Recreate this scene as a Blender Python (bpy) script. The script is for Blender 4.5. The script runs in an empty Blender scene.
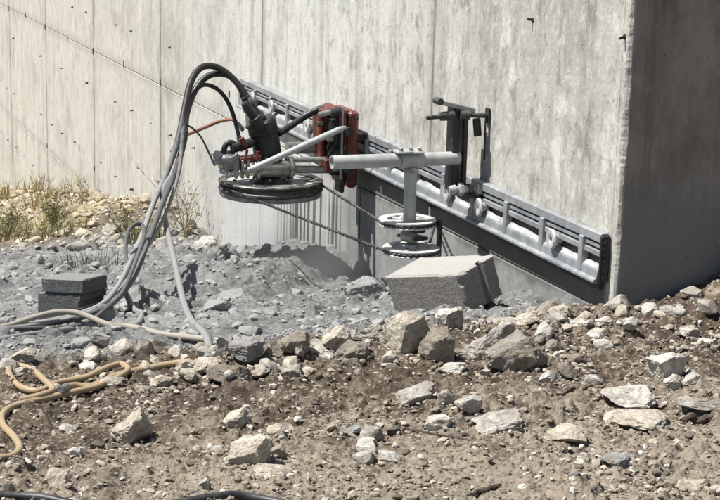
import bpy, math, random
import numpy as np
from mathutils import Vector, Matrix, Euler

# ------------------------------------------------------------------ camera, sky, sun, exposure
scene = bpy.context.scene
col = scene.collection
R = math.radians
cam_d = bpy.data.cameras.new('camera'); cam = bpy.data.objects.new('camera', cam_d); col.objects.link(cam)
cam.location = (4.5269, -2.5999, 1.3414)
cam.rotation_euler = (R(77.49), R(-1.474), R(69.77))
cam_d.sensor_width = 36.0; cam_d.lens = 80.0; cam_d.clip_start = 0.05; cam_d.clip_end = 500
scene.camera = cam

SUN_EL, SUN_AZ = 61.0, 9.0        # light travels towards +Y (onto the wall), a little towards +X
e, a = R(SUN_EL), R(SUN_AZ)
travel = Vector((math.sin(a)*math.cos(e), math.cos(a)*math.cos(e), -math.sin(e)))
world = bpy.data.worlds.new('World'); scene.world = world; world.use_nodes = True
wn = world.node_tree; bg = wn.nodes['Background']
sky = wn.nodes.new('ShaderNodeTexSky'); sky.sky_type = 'NISHITA'; sky.sun_disc = False
sky.sun_elevation = e
sky.sun_rotation = math.atan2(-travel.x, -travel.y)
wn.links.new(sky.outputs[0], bg.inputs[0]); bg.inputs[1].default_value = 0.05
sun_d = bpy.data.lights.new('sun', 'SUN'); sun_d.energy = 5.0; sun_d.angle = R(0.53); sun_d.color = (1.0, 0.968, 0.92)
sun = bpy.data.objects.new('sun', sun_d); col.objects.link(sun)
sun.rotation_euler = travel.to_track_quat('-Z', 'Y').to_euler(); sun.location = (0, -4, 8)
vs = scene.view_settings
vs.view_transform = 'Standard'; vs.look = 'None'; vs.exposure = 0.57; vs.gamma = 1.0; vs.use_curve_mapping = False

rng = np.random.default_rng(7)
random.seed(7)

# ------------------------------------------------------------------ helpers
def link(o, parent=None):
    col.objects.link(o)
    if parent is not None: o.parent = parent
    return o
def tag(o, label=None, cat=None, group=None, kind=None):
    if label: o['label'] = label
    if cat: o['category'] = cat
    if group: o['group'] = group
    if kind: o['kind'] = kind
    return o
def empty(name, loc=(0, 0, 0), rot=(0, 0, 0)):
    o = bpy.data.objects.new(name, None); o.location = loc; o.rotation_euler = rot; o.empty_display_size = .1
    return link(o)
def np_mesh(name, V, F, mat=None, smooth=False):
    """V (n,3) array; F list of faces or (m,k) array"""
    me = bpy.data.meshes.new(name)
    V = np.asarray(V, dtype=np.float32)
    if isinstance(F, np.ndarray):
        m, k = F.shape
        me.vertices.add(len(V)); me.vertices.foreach_set('co', V.ravel())
        me.loops.add(m*k); me.loops.foreach_set('vertex_index', F.astype(np.int32).ravel())
        me.polygons.add(m)
        me.polygons.foreach_set('loop_start', np.arange(0, m*k, k, dtype=np.int32))
        me.update(calc_edges=True)
    else:
        me.from_pydata(V.tolist(), [], F); me.update()
    me.polygons.foreach_set('use_smooth', np.full(len(me.polygons), smooth))
    if mat: me.materials.append(mat)
    return me

class MB:
    """collects simple solids into one mesh"""
    def __init__(self): self.v = []; self.f = []
    def add(self, V, F):
        o = len(self.v); self.v += [tuple(p) for p in V]; self.f += [tuple(i+o for i in f) for f in F]; return self
    def box(self, c, s, rot=None, ch=0.0):
        """box with chamfered vertical/long edges (ch)"""
        x, y, z = (q/2 for q in s)
        if ch <= 0:
            V = [Vector((i*x, j*y, k*z)) for i in (-1, 1) for j in (-1, 1) for k in (-1, 1)]
            F = [(0, 1, 3, 2), (4, 6, 7, 5), (0, 4, 5, 1), (2, 3, 7, 6), (0, 2, 6, 4), (1, 5, 7, 3)]
        else:
            V = []; idx = {}
            for i in (-1, 1):
                for j in (-1, 1):
                    for k in (-1, 1):
                        for n, off in enumerate(((0, ch, ch), (ch, 0, ch), (ch, ch, 0))):
                            idx[(i, j, k, n)] = len(V)
                            V.append(Vector((i*(x-off[0]), j*(y-off[1]), k*(z-off[2]))))
            F = []
            for s_ in (-1, 1):
                F.append([idx[(s_, j, k, 0)] for j, k in ((-1, -1), (1, -1), (1, 1), (-1, 1))][::s_])
                F.append([idx[(i, s_, k, 1)] for i, k in ((-1, -1), (-1, 1), (1, 1), (1, -1))][::s_])
                F.append([idx[(i, j, s_, 2)] for i, j in ((-1, -1), (1, -1), (1, 1), (-1, 1))][::s_])
            for p in (-1, 1):
                for q in (-1, 1):
                    F.append([idx[(p, q, -1, 0)], idx[(p, q, -1, 1)], idx[(p, q, 1, 1)], idx[(p, q, 1, 0)]])
                    F.append([idx[(p, -1, q, 0)], idx[(p, -1, q, 2)], idx[(p, 1, q, 2)], idx[(p, 1, q, 0)]])
                    F.append([idx[(-1, p, q, 1)], idx[(-1, p, q, 2)], idx[(1, p, q, 2)], idx[(1, p, q, 1)]])
                    for w in (-1, 1): F.append([idx[(p, q, w, n)] for n in range(3)])
        M = rot.to_matrix() if isinstance(rot, Euler) else (rot if rot is not None else Matrix.Identity(3))
        c = Vector(c)
        return self.add([c + M @ p for p in V], F)
    def tube(self, pts, r, n=12, caps=True, inner=None):
        """swept tube through pts; r number or list"""
        pts = [Vector(p) for p in pts]; m = len(pts)
        rs = r if isinstance(r, (list, tuple)) else [r]*m
        up = None; V = []; F = []
        for i, p in enumerate(pts):
            t = (pts[min(i+1, m-1)] - pts[max(i-1, 0)]).normalized()
            if up is None:
                up = t.orthogonal().normalized()
            else:
                up = (up - t*up.dot(t)).normalized()
            b = t.cross(up)
            for k in range(n):
                q = 2*math.pi*k/n
                V.append(p + (up*math.cos(q) + b*math.sin(q))*rs[i])
        for i in range(m-1):
            for k in range(n):
                F.append((i*n+k, i*n+(k+1) % n, (i+1)*n+(k+1) % n, (i+1)*n+k))
        if caps:
            F.append(tuple(range(n))[::-1]); F.append(tuple((m-1)*n+k for k in range(n)))
        return self.add(V, F)
    def lathe(self, prof, c, axis=(0, 0, 1), n=32, closed=True):
        """prof: list of (radius, height) going round; closed profile -> ring"""
        ax = Vector(axis).normalized(); u = ax.orthogonal().normalized(); w = ax.cross(u); c = Vector(c)
        V = []; F = []; m = len(prof)
        for k in range(n):
            q = 2*math.pi*k/n; d = u*math.cos(q)+w*math.sin(q)
            V += [c + d*rr + ax*h for rr, h in prof]
        for k in range(n):
            k2 = (k+1) % n
            for i in range(m if closed else m-1):
                j = (i+1) % m
                F.append((k*m+i, k2*m+i, k2*m+j, k*m+j))
        return self.add(V, F)
    def disc(self, c, r, h, axis=(0, 0, 1), n=24, ch=.15):
        ax = Vector(axis).normalized(); c = Vector(c); k = min(r, h)*ch
        return self.tube([c-ax*h/2, c-ax*(h/2-k), c+ax*(h/2-k), c+ax*h/2], [r-k, r, r, r-k], n)
    def prism(self, poly, x0, x1):
        """(y,z) polygon extruded along X"""
        n = len(poly)
        V = [(x0, y, z) for y, z in poly] + [(x1, y, z) for y, z in poly]
        F = [tuple(range(n)), tuple(range(2*n-1, n-1, -1))] + [(i, i+n, (i+1) % n+n, (i+1) % n) for i in range(n)]
        return self.add(V, F)
    def build(self, name, mat, parent=None, smooth=False):
        me = np_mesh(name, np.array([tuple(p) for p in self.v]), [list(f) for f in self.f], mat, False)
        import bmesh
        bm = bmesh.new(); bm.from_mesh(me); bmesh.ops.recalc_face_normals(bm, faces=bm.faces[:]); bm.to_mesh(me); bm.free()
        if smooth:
            me.polygons.foreach_set('use_smooth', np.ones(len(me.polygons), dtype=bool))
            try: me.set_sharp_from_angle(angle=R(38))
            except Exception: pass
        return link(bpy.data.objects.new(name, me), parent)

def spline(pts, sub=6):
    P = [Vector(p) for p in pts]; out = []
    Q = [P[0]*2-P[1]] + P + [P[-1]*2-P[-2]]
    for i in range(1, len(Q)-2):
        for k in range(sub):
            t = k/sub; a_, b_, c_, d_ = Q[i-1], Q[i], Q[i+1], Q[i+2]
            out.append(.5*((2*b_)+(-a_+c_)*t+(2*a_-5*b_+4*c_-d_)*t*t+(-a_+3*b_-3*c_+d_)*t*t*t))
    out.append(P[-1]); return out

# ---- vector noise
def _hash(ix, iy, s):
    h = (ix.astype(np.int64)*374761393 + iy.astype(np.int64)*668265263 + s*974634777) & 0xffffffff
    h = ((h ^ (h >> 13))*1274126177) & 0xffffffff
    h = ((h ^ (h >> 16))*2246822519) & 0xffffffff
    return ((h ^ (h >> 15)) & 0xffffff)/float(0xffffff)
def vnoise(x, y, s=0):
    ix = np.floor(x); iy = np.floor(y); fx = x-ix; fy = y-iy
    fx = fx*fx*fx*(fx*(fx*6-15)+10); fy = fy*fy*fy*(fy*(fy*6-15)+10)
    a_ = _hash(ix, iy, s); b_ = _hash(ix+1, iy, s); c_ = _hash(ix, iy+1, s); d_ = _hash(ix+1, iy+1, s)
    return (a_+(b_-a_)*fx)*(1-fy)+(c_+(d_-c_)*fx)*fy
def fbm(x, y, s=0, o=4, g=.5):
    v = 0; am = 1; tot = 0
    for k in range(o):
        v = v+am*(vnoise(x*2**k+17*k, y*2**k-9*k, s+k)-.5); tot += am; am *= g
    return v/tot*2
def vnoise3(x, y, z, s=0):
    iz = np.floor(z); f = z-iz; f = f*f*(3-2*f); q = iz*57.31
    return vnoise(x+q, y+q*1.7, s)*(1-f)+vnoise(x+q+57.31, y+(q+57.31)*1.7, s)*f
def fbm3(x, y, z, s=0, o=4, g=.5):
    v = 0; am = 1; tot = 0
    for k in range(o):
        v = v+am*(vnoise3(x*2**k+17*k, y*2**k-9*k, z*2**k+5*k, s+k)-.5); tot += am; am *= g
    return v/tot*2
def lumps(x, y, s, size, fill):
    """stone-like domes scattered on a jittered grid; returns height in units of size"""
    gx = x/size; gy = y/size; ix = np.floor(gx); iy = np.floor(gy); best = np.zeros_like(gx)
    for dx in (-1, 0, 1):
        for dy in (-1, 0, 1):
            cx = ix+dx; cy = iy+dy
            jx = cx+_hash(cx, cy, s); jy = cy+_hash(cx, cy, s+1)
            rr = .22+.5*_hash(cx, cy, s+2)**1.5; on = _hash(cx, cy, s+3) < fill
            an = _hash(cx, cy, s+4)*6.283; ca = np.cos(an); sa = np.sin(an)
            ux = (gx-jx)*ca+(gy-jy)*sa; uy = (-(gx-jx)*sa+(gy-jy)*ca)*1.45
            d = np.maximum(np.sqrt(ux*ux+uy*uy), .82*(np.abs(ux)+np.abs(uy)*.7))/rr
            hgt = np.clip(1.25*(1-d), 0, .62)*rr*(1+.45*ux/rr)
            best = np.maximum(best, np.where(on, hgt, 0))
    return best
def sm(x, a_, b_):
    t = np.clip((x-a_)/(b_-a_), 0, 1); return t*t*(3-2*t)
def base(X, Y):
    g = .165*(-np.log1p(np.exp(np.clip(-X*5, -40, 600)))/5)
    g = np.where(X < -20, -3.3, g)
    g = g+.035*np.exp(-((X-.12)/.22)**2)*sm(Y, -1.7, -1.2)
    mound = .30*np.log1p(np.exp(np.clip((Y-.12)*14, -40, 40)))/14+.35*np.clip(Y-.30, 0, None)
    g = g+np.minimum(mound, .6)*sm(X, -.6, .0)*(1-sm(X, .5, 1.6)*.75)
    sd = -((X+1.55)*.62+(Y+.75)*.78)+.07*fbm(X*5+2, Y*5, 19, 3)      # broken edge of the rubble bank below the saw
    u = (X+1.55)*(-.785)+(Y+.75)*.62
    g = g+.095*sm(sd, -.07, .13)*np.exp(-(np.clip(sd-.25, 0, None)/.55)**2)*sm(u, -.12, .25)*(Y < .3)
    g = g-.05*np.exp(-((sd+.25)/.28)**2)*sm(u, -.1, .3)*(Y < .3)*(X < 0)
    g = g+.22*sm(Y, -.9, -.1)*sm(-X, 4.6, 6.5)
    return g
def height(X, Y):
    X = np.asarray(X, dtype=np.float64); Y = np.asarray(Y, dtype=np.float64)
    wx = X+.05*fbm(X*5, Y*5, 81, 3); wy = Y+.05*fbm(X*5+40, Y*5, 82, 3)
    fine = 1-sm(X, .85, 1.35)*.38                        # trampled, smoother soil near the camera
    grey = sm(-X, .1, .5)
    rub = sm(vnoise(X*1.7+5, Y*1.7, 31)+.35*fine, .35, .8)  # where rubble lies thick
    h = base(X, Y)+.028*fbm(X*1.6, Y*1.6, 3, 3)*(.5+.5*fine)
    h = h+.026*fbm(wx*7, wy*7, 11, 5, .65)*fine
    h = h+grey*.5*.17*lumps(wx+.9, wy+.2, 101, .17, .28)*sm(-X, 6.5, 4.5)
    h = h+rub*(.60*.10*lumps(wx, wy, 41, .10, .40)*(.3+.7*fine)+.75*.045*lumps(wx+.3, wy, 51, .045, .6)*(1-.4*grey))
    h = h+.7*.022*lumps(wx, wy+.7, 61, .022, .65)*(.45+.55*fine)*(1-.55*grey)
    h = h+.0075*fbm(X*50, Y*50, 71, 3, .65)*(1-.35*grey)
    h = h-.010*grey*sm(np.abs(fbm(wx*4, wy*2.2, 91, 3)), .10, .0)     # shallow ruts and cracks in the slurry
    return h
def hz(x, y): return float(height(np.array([x]), np.array([y]))[0])

# ------------------------------------------------------------------ materials
class NT:
    def __init__(self, name):
        self.m = bpy.data.materials.new(name); self.m.use_nodes = True
        self.t = self.m.node_tree; self.b = self.t.nodes['Principled BSDF']
        self._pos = None
    def node(self, ty, **kw):
        n = self.t.nodes.new(ty)
        for k, v in kw.items(): setattr(n, k, v)
        return n
    def setin(self, n, i, v):
        if isinstance(v, bpy.types.NodeSocket): self.t.links.new(v, n.inputs[i])
        elif v is not None: n.inputs[i].default_value = v
    @property
    def pos(self):
        if self._pos is None: self._pos = self.node('ShaderNodeNewGeometry').outputs['Position']
        return self._pos
    def obj(self): return self.node('ShaderNodeTexCoord').outputs['Object']
    def rand(self): return self.node('ShaderNodeObjectInfo').outputs['Random']
    def xyz(self, v=None):
        n = self.node('ShaderNodeSeparateXYZ'); self.setin(n, 0, v or self.pos); return n.outputs
    def scale(self, v, s, off=(0, 0, 0)):
        n = self.node('ShaderNodeMapping'); self.setin(n, 0, v); n.inputs[3].default_value = s; n.inputs[1].default_value = off; return n.outputs[0]
    def noise(self, v, sc, det=4, rough=.55, dist=0):
        n = self.node('ShaderNodeTexNoise'); self.setin(n, 'Vector', v); self.setin(n, 'Scale', sc)
        self.setin(n, 'Detail', det); self.setin(n, 'Roughness', rough); self.setin(n, 'Distortion', dist); return n.outputs[0]
    def voro(self, v, sc, out='Distance', rnd=1.0):
        n = self.node('ShaderNodeTexVoronoi'); self.setin(n, 'Vector', v); self.setin(n, 'Scale', sc); return n.outputs[out]
    def math(self, op, a_, b_=None, c_=None, clamp=False):
        n = self.node('ShaderNodeMath', operation=op, use_clamp=clamp); self.setin(n, 0, a_); self.setin(n, 1, b_); self.setin(n, 2, c_); return n.outputs[0]
    def mr(self, v, a_, b_, c_=0., d_=1., smooth=True):
        n = self.node('ShaderNodeMapRange', interpolation_type='SMOOTHSTEP' if smooth else 'LINEAR')
        for i, q in enumerate((v, a_, b_, c_, d_)): self.setin(n, i, q)
        return n.outputs[0]
    def mix(self, f, a_, b_, mode='MIX'):
        n = self.node('ShaderNodeMix', data_type='RGBA', blend_type=mode, clamp_factor=True)
        f_, A, B = n.inputs[0], n.inputs[6], n.inputs[7]
        for s_, v in ((f_, f), (A, a_), (B, b_)):
            if isinstance(v, bpy.types.NodeSocket): self.t.links.new(v, s_)
            else: s_.default_value = v if s_ is f_ else (tuple(v)+(1,) if len(v) == 3 else v)
        return n.outputs[2]
    def bump(self, h, st=.5, d=.01, prev=None):
        n = self.node('ShaderNodeBump'); n.inputs['Strength'].default_value = st; n.inputs['Distance'].default_value = d
        self.setin(n, 'Height', h)
        if prev: self.setin(n, 'Normal', prev)
        return n.outputs[0]
    def out(self, color=None, rough=.9, metal=0., bump=None, spec=.3):
        self.setin(self.b, 'Base Color', color if isinstance(color, bpy.types.NodeSocket) else tuple(color)+(1,))
        self.setin(self.b, 'Roughness', rough); self.setin(self.b, 'Metallic', metal)
        self.b.inputs['Specular IOR Level'].default_value = spec
        if bump: self.t.links.new(bump, self.b.inputs['Normal'])
        return self.m
    def dust(self):
        """where grey concrete dust has settled: a belt in front of the saw"""
        x, y, z = self.xyz()
        n = self.noise(self.pos, 2.2, 5)
        xs = self.math('ADD', x, self.math('MULTIPLY', self.math('SUBTRACT', n, .5), .9))
        m1 = self.mr(xs, .06, -.22); m2 = self.mr(x, -6.6, -4.7)
        return self.math('MULTIPLY', m1, m2)

def mat_concrete():
    k = NT('cast_concrete'); x, y, z = k.xyz()
    st = k.noise(k.scale(k.pos, (9, 9, .5)), 1.0, 7, .66)
    st2 = k.noise(k.scale(k.pos, (34, 34, 1.3), (3, 1, 0)), 1.0, 5, .65)
    bl = k.noise(k.pos, 1.5, 8, .66, .5)
    bl2 = k.noise(k.scale(k.pos, (1, 1, .55), (7, 3, 2)), 6.0, 9, .74, .15)
    bl3 = k.noise(k.scale(k.pos, (1, 1, .7), (2, 8, 5)), 19.0, 6, .7, .5)
    fine = k.noise(k.pos, 60, 5, .65)
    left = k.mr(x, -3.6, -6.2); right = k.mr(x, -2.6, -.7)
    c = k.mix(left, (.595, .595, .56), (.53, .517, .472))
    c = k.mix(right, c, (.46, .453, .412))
    c = k.mix(k.math('MULTIPLY', k.mr(st, .47, .63), k.mr(x, -5.5, -3, .32, .55)), c, (.30, .29, .255))
    c = k.mix(k.math('MULTIPLY', k.mr(st2, .56, .72), k.mr(x, -5.5, -3, .28, .5)), c, (.29, .275, .235))
    c = k.mix(k.math('MULTIPLY', k.mr(bl, .50, .66), .55), c, (.31, .30, .265))
    c = k.mix(k.math('MULTIPLY', k.mr(bl2, .52, .64), k.mr(x, -5, -.5, .35, .75)), c, (.70, .685, .63))
    c = k.mix(k.math('MULTIPLY', k.mr(bl2, .48, .37), k.mr(x, -5, -.8, .35, .8)), c, (.22, .215, .19))
    c = k.mix(k.math('MULTIPLY', k.mr(bl3, .54, .64), k.mr(x, -6, -.5, .3, .6)), c, (.23, .222, .20))
    c = k.mix(k.math('MULTIPLY', k.mr(bl3, .46, .38), k.mr(x, -6, -.5, .25, .5)), c, (.66, .65, .60))
    # dirt along the formwork joints
    dx = k.math('ABSOLUTE', k.math('WRAP', k.math('ADD', x, 1.6), -1.22, 1.22))
    dz = k.math('ABSOLUTE', k.math('WRAP', z, -.61, .61))
    dn = k.noise(k.scale(k.pos, (3, 3, 1.2)), 3, 5, .65)
    jx = k.math('MULTIPLY', k.mr(k.math('ADD', dx, k.math('MULTIPLY', dn, .07)), .075, .035), .72)
    jx2 = k.math('MULTIPLY', k.mr(k.math('ADD', dx, k.math('MULTIPLY', dn, .30)), .30, .10), .32)
    jz = k.math('MULTIPLY', k.mr(k.math('ADD', dz, k.math('MULTIPLY', dn, .16)), .17, .06), .30)
    front = k.mr(y, .012, .004)
    j = k.math('MAXIMUM', k.math('MAXIMUM', jx, jx2), k.math('MULTIPLY', jz, k.mr(x, -3.8, -5)))
    c = k.mix(k.math('MULTIPLY', j, front), c, (.17, .155, .125))
    # weathered brown grey end of the wall, its shade partly put into the colour
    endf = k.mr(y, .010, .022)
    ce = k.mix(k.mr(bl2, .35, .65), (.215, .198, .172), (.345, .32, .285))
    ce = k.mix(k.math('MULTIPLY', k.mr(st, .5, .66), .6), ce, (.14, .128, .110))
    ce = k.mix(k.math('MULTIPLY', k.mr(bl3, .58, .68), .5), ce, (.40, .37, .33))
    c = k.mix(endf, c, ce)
    # dried saw slurry below the cut
    zz = k.math('ADD', z, k.math('MULTIPLY', k.math('SUBTRACT', k.noise(k.scale(k.pos, (4, 4, 1)), 1.0, 5), .5), .16))
    sl = k.math('MULTIPLY', k.mr(zz, .03, -.05), k.mr(x, -5.6, -4.3))
    sc = k.mix(k.mr(x, -3.85, -3.55), (.50, .505, .50), (.235, .242, .237))
    sc = k.mix(k.math('MULTIPLY', k.mr(bl2, .45, .6), .35), sc, (.42, .425, .41))
    drip = k.noise(k.scale(k.pos, (21, 21, .22), (1.3, 0, 0)), 1.0, 2, .5)
    dr = k.math('MULTIPLY', k.math('MULTIPLY', k.mr(drip, .485, .54), k.mr(x, -3.75, -3.68)), k.mr(x, -2.4, -2.8))
    sc = k.mix(k.math('MULTIPLY', k.math('MULTIPLY', k.mr(x, -3.8, -3.68), k.mr(x, -2.5, -2.9)), .55), sc, (.52, .52, .505))
    dl = k.noise(k.scale(k.pos, (16, 16, .01)), 1.0, 2); dz2 = k.math('ADD', zz, k.math('MULTIPLY', dl, .5))
    sc = k.mix(k.math('MULTIPLY', dr, k.mr(dz2, .26, .06)), sc, (.085, .085, .082))
    drip2 = k.noise(k.scale(k.pos, (24, 24, .3), (5.3, 0, 0)), 1.0, 3, .5)
    sc = k.mix(k.math('MULTIPLY', k.math('MULTIPLY', k.mr(drip2, .58, .66), k.mr(x, -2.9, -3.6)), .35), sc, (.2, .2, .19))
    c = k.mix(k.math('MULTIPLY', sl, k.math('SUBTRACT', 1.0, endf)), c, sc)
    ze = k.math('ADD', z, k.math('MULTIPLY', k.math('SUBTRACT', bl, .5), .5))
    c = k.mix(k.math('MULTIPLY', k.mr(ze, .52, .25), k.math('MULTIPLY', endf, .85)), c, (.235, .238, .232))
    rail_shade = k.math('MULTIPLY', k.math('MULTIPLY', k.mr(z, .15, .11), k.mr(zz, -.045, .0)), k.math('MULTIPLY', k.mr(x, -3.2, -2.6), k.mr(x, -.03, -.08)))  # shadow band under the rail, painted darker into the wall colour
    c = k.mix(k.math('MULTIPLY', rail_shade, k.math('MULTIPLY', front, .9)), c, (.115, .116, .112))
    c = k.mix(k.mr(fine, .35, .75, .0, .30), c, k.mix(.5, c, (.16, .15, .13)))
    pit = k.mr(k.voro(k.pos, 30), .11, .02)
    pit = k.math('MULTIPLY', pit, k.mr(k.noise(k.pos, 4, 3), .48, .6))
    c = k.mix(k.math('MULTIPLY', pit, .8), c, (.07, .065, .055))
    b = k.bump(fine, .35, .004); b = k.bump(k.math('SUBTRACT', k.math('ADD', bl2, k.math('MULTIPLY', bl3, .5)), pit), .6, .012, b)
    return k.out(c, .92, 0, b, .2)

def mat_ground():
    k = NT('soil_and_dust'); x, y, z = k.xyz()
    n1 = k.noise(k.pos, 1.7, 6, .6); n2 = k.noise(k.pos, 13, 8, .72); n3 = k.noise(k.pos, 95, 6, .7)
    nf = k.noise(k.scale(k.pos, (1, 1, 1), (3, 7, 1)), 42, 7, .72, .3)
    soil = k.mix(k.mr(n2, .38, .62), (.088, .067, .049), (.205, .163, .120))
    near = k.mr(x, .50, 1.25, -.02, .30)
    pale = k.math('ADD', k.math('ADD', n1, near), k.math('MULTIPLY', k.math('SUBTRACT', n2, .5), 1.1))
    soil = k.mix(k.math('MULTIPLY', k.mr(pale, .48, .84), .85), soil, (.405, .345, .272))
    soil = k.mix(k.math('MULTIPLY', k.mr(nf, .53, .63), .8), soil, (.46, .395, .31))
    soil = k.mix(k.math('MULTIPLY', k.mr(nf, .47, .38), .75), soil, (.055, .041, .030))
    damp = k.math('MULTIPLY', k.mr(k.noise(k.scale(k.pos, (1, 1, 1), (9, 4, 0)), 2.3, 5), .48, .62), k.mr(x, .95, .6))
    soil = k.mix(k.math('MULTIPLY', damp, .55), soil, (.082, .061, .044))
    straw = k.mix(k.mr(n2, .4, .6), (.25, .20, .125), (.40, .35, .25))
    soil = k.mix(k.mr(x, -6.0, -7.2), soil, straw)
    g = k.mix(k.mr(n2, .36, .64), (.155, .156, .152), (.28, .282, .276))
    g = k.mix(k.math('MULTIPLY', k.mr(n1, .46, .62), .65), g, (.37, .375, .37))
    g = k.mix(k.math('MULTIPLY', k.mr(nf, .55, .68), .5), g, (.43, .435, .425))
    g = k.mix(k.math('MULTIPLY', k.mr(nf, .45, .36), .5), g, (.075, .076, .074))
    d = k.dust()
    c = k.mix(d, soil, g)
    b = k.bump(n3, .9, .007); b = k.bump(nf, .8, .016, b); b = k.bump(n2, .4, .018, b)
    return k.out(c, .95, 0, b, .15)

def mat_rock(name, c1, c2, c3, coat=.85):
    k = NT(name); o = k.obj(); r = k.rand()
    ov = k.node('ShaderNodeVectorMath', operation='ADD'); k.setin(ov, 0, k.pos); k.setin(ov, 1, r)
    p = ov.outputs[0]
    n1 = k.noise(p, 11, 6, .65); n2 = k.noise(p, 55, 6, .7); n3 = k.noise(p, 26, 3, .5, 1.0)
    c = k.mix(k.mr(n1, .35, .65), c1, c2)
    c = k.mix(k.math('MULTIPLY', k.mr(n3, .52, .68), .7), c, c3)
    c = k.mix(k.mr(n2, .4, .75, 0, .35), c, c3)
    c = k.mix(k.math('MULTIPLY', r, .22), c, (.5, .47, .41))
    nb = k.noise(p, 130, 5, .7)
    c = k.mix(k.math('MULTIPLY', k.mr(nb, .5, .62), .35), c, c3)
    dirt = k.noise(k.scale(p, (1, 1, 1), (3, 5, 7)), 17, 6, .7)
    c = k.mix(k.math('MULTIPLY', k.mr(dirt, .48, .62), .5), c, (.21, .168, .125))
    c = k.mix(k.math('MULTIPLY', k.dust(), coat), c, k.mix(n2, (.21, .214, .212), (.37, .375, .37)))
    b = k.bump(nb, .5, .003); b = k.bump(n2, .8, .008, b); b = k.bump(n1, .6, .025, b)
    return k.out(c, .93, 0, b, .2)

def mat_gravel():
    k = NT('gravel')
    at = k.node('ShaderNodeAttribute', attribute_name='tint'); t = at.outputs['Color']
    n2 = k.noise(k.pos, 70, 4, .6)
    c = k.mix(k.mr(n2, .3, .7, .55, 1.), (.12, .095, .07), t)
    c = k.mix(k.math('MULTIPLY', k.dust(), .85), c, k.mix(n2, (.22, .225, .22), (.40, .40, .39)))
    return k.out(c, .95, 0, k.bump(n2, .4, .003), .15)

def mat_plain(name, c1, c2, rough=.6, metal=0., sc=18, dust=0., dustc=(.34, .34, .33), scratch=0.):
    """painted or bare metal / rubber with patchy wear and settled dust"""
    k = NT(name); n = k.noise(k.pos, sc, 6, .65); n2 = k.noise(k.pos, sc*4, 4, .6)
    c = k.mix(k.mr(n, .35, .68), c1, c2)
    f = None
    if dust:
        nz = k.xyz(k.node('ShaderNodeNewGeometry').outputs['Normal'])[2]
        f = k.math('MULTIPLY', k.math('ADD', k.mr(nz, -.2, .9, .25, 1.), 0.), k.mr(k.math('ADD', n, k.math('MULTIPLY', n2, .4)), .52, .85, .15, 1.))
        f = k.math('MULTIPLY', f, dust, clamp=True)
        c = k.mix(f, c, dustc)
    if scratch: c = k.mix(k.math('MULTIPLY', k.mr(n2, .6, .75), scratch), c, (.5, .5, .48))
    mt = metal if f is None else k.math('MULTIPLY', k.math('SUBTRACT', 1., f), metal)
    rg = rough if f is None else k.mr(f, 0, 1, rough, .9)
    return k.out(c, rg, mt, k.bump(n2, .2, .002), .4)

def mat_hose(name, c1, c2, z0, z1, dustc, rough=.55):
    k = NT(name); x, y, z = k.xyz(); n = k.noise(k.pos, 14, 5, .6); n2 = k.noise(k.pos, 60, 3)
    c = k.mix(n, c1, c2)
    f = k.mr(k.math('ADD', z, k.math('MULTIPLY', k.math('SUBTRACT', n, .5), .5)), z0, z1)
    nz = k.xyz(k.node('ShaderNodeNewGeometry').outputs['Normal'])[2]
    f = k.math('MULTIPLY', f, k.mr(nz, -.9, .2, .55, 1.0))
    c = k.mix(f, c, k.mix(n2, dustc, tuple(q*1.25 for q in dustc)))
    return k.out(c, k.mr(f, 0, 1, rough, .85), 0, k.bump(n2, .15, .002), .4)

def mat_leaf(name, c1, c2):
    k = NT(name); n = k.noise(k.pos, 9, 3); c = k.mix(k.mr(n, .35, .65), c1, c2)
    return k.out(c, .8, 0, None, .2)

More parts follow.
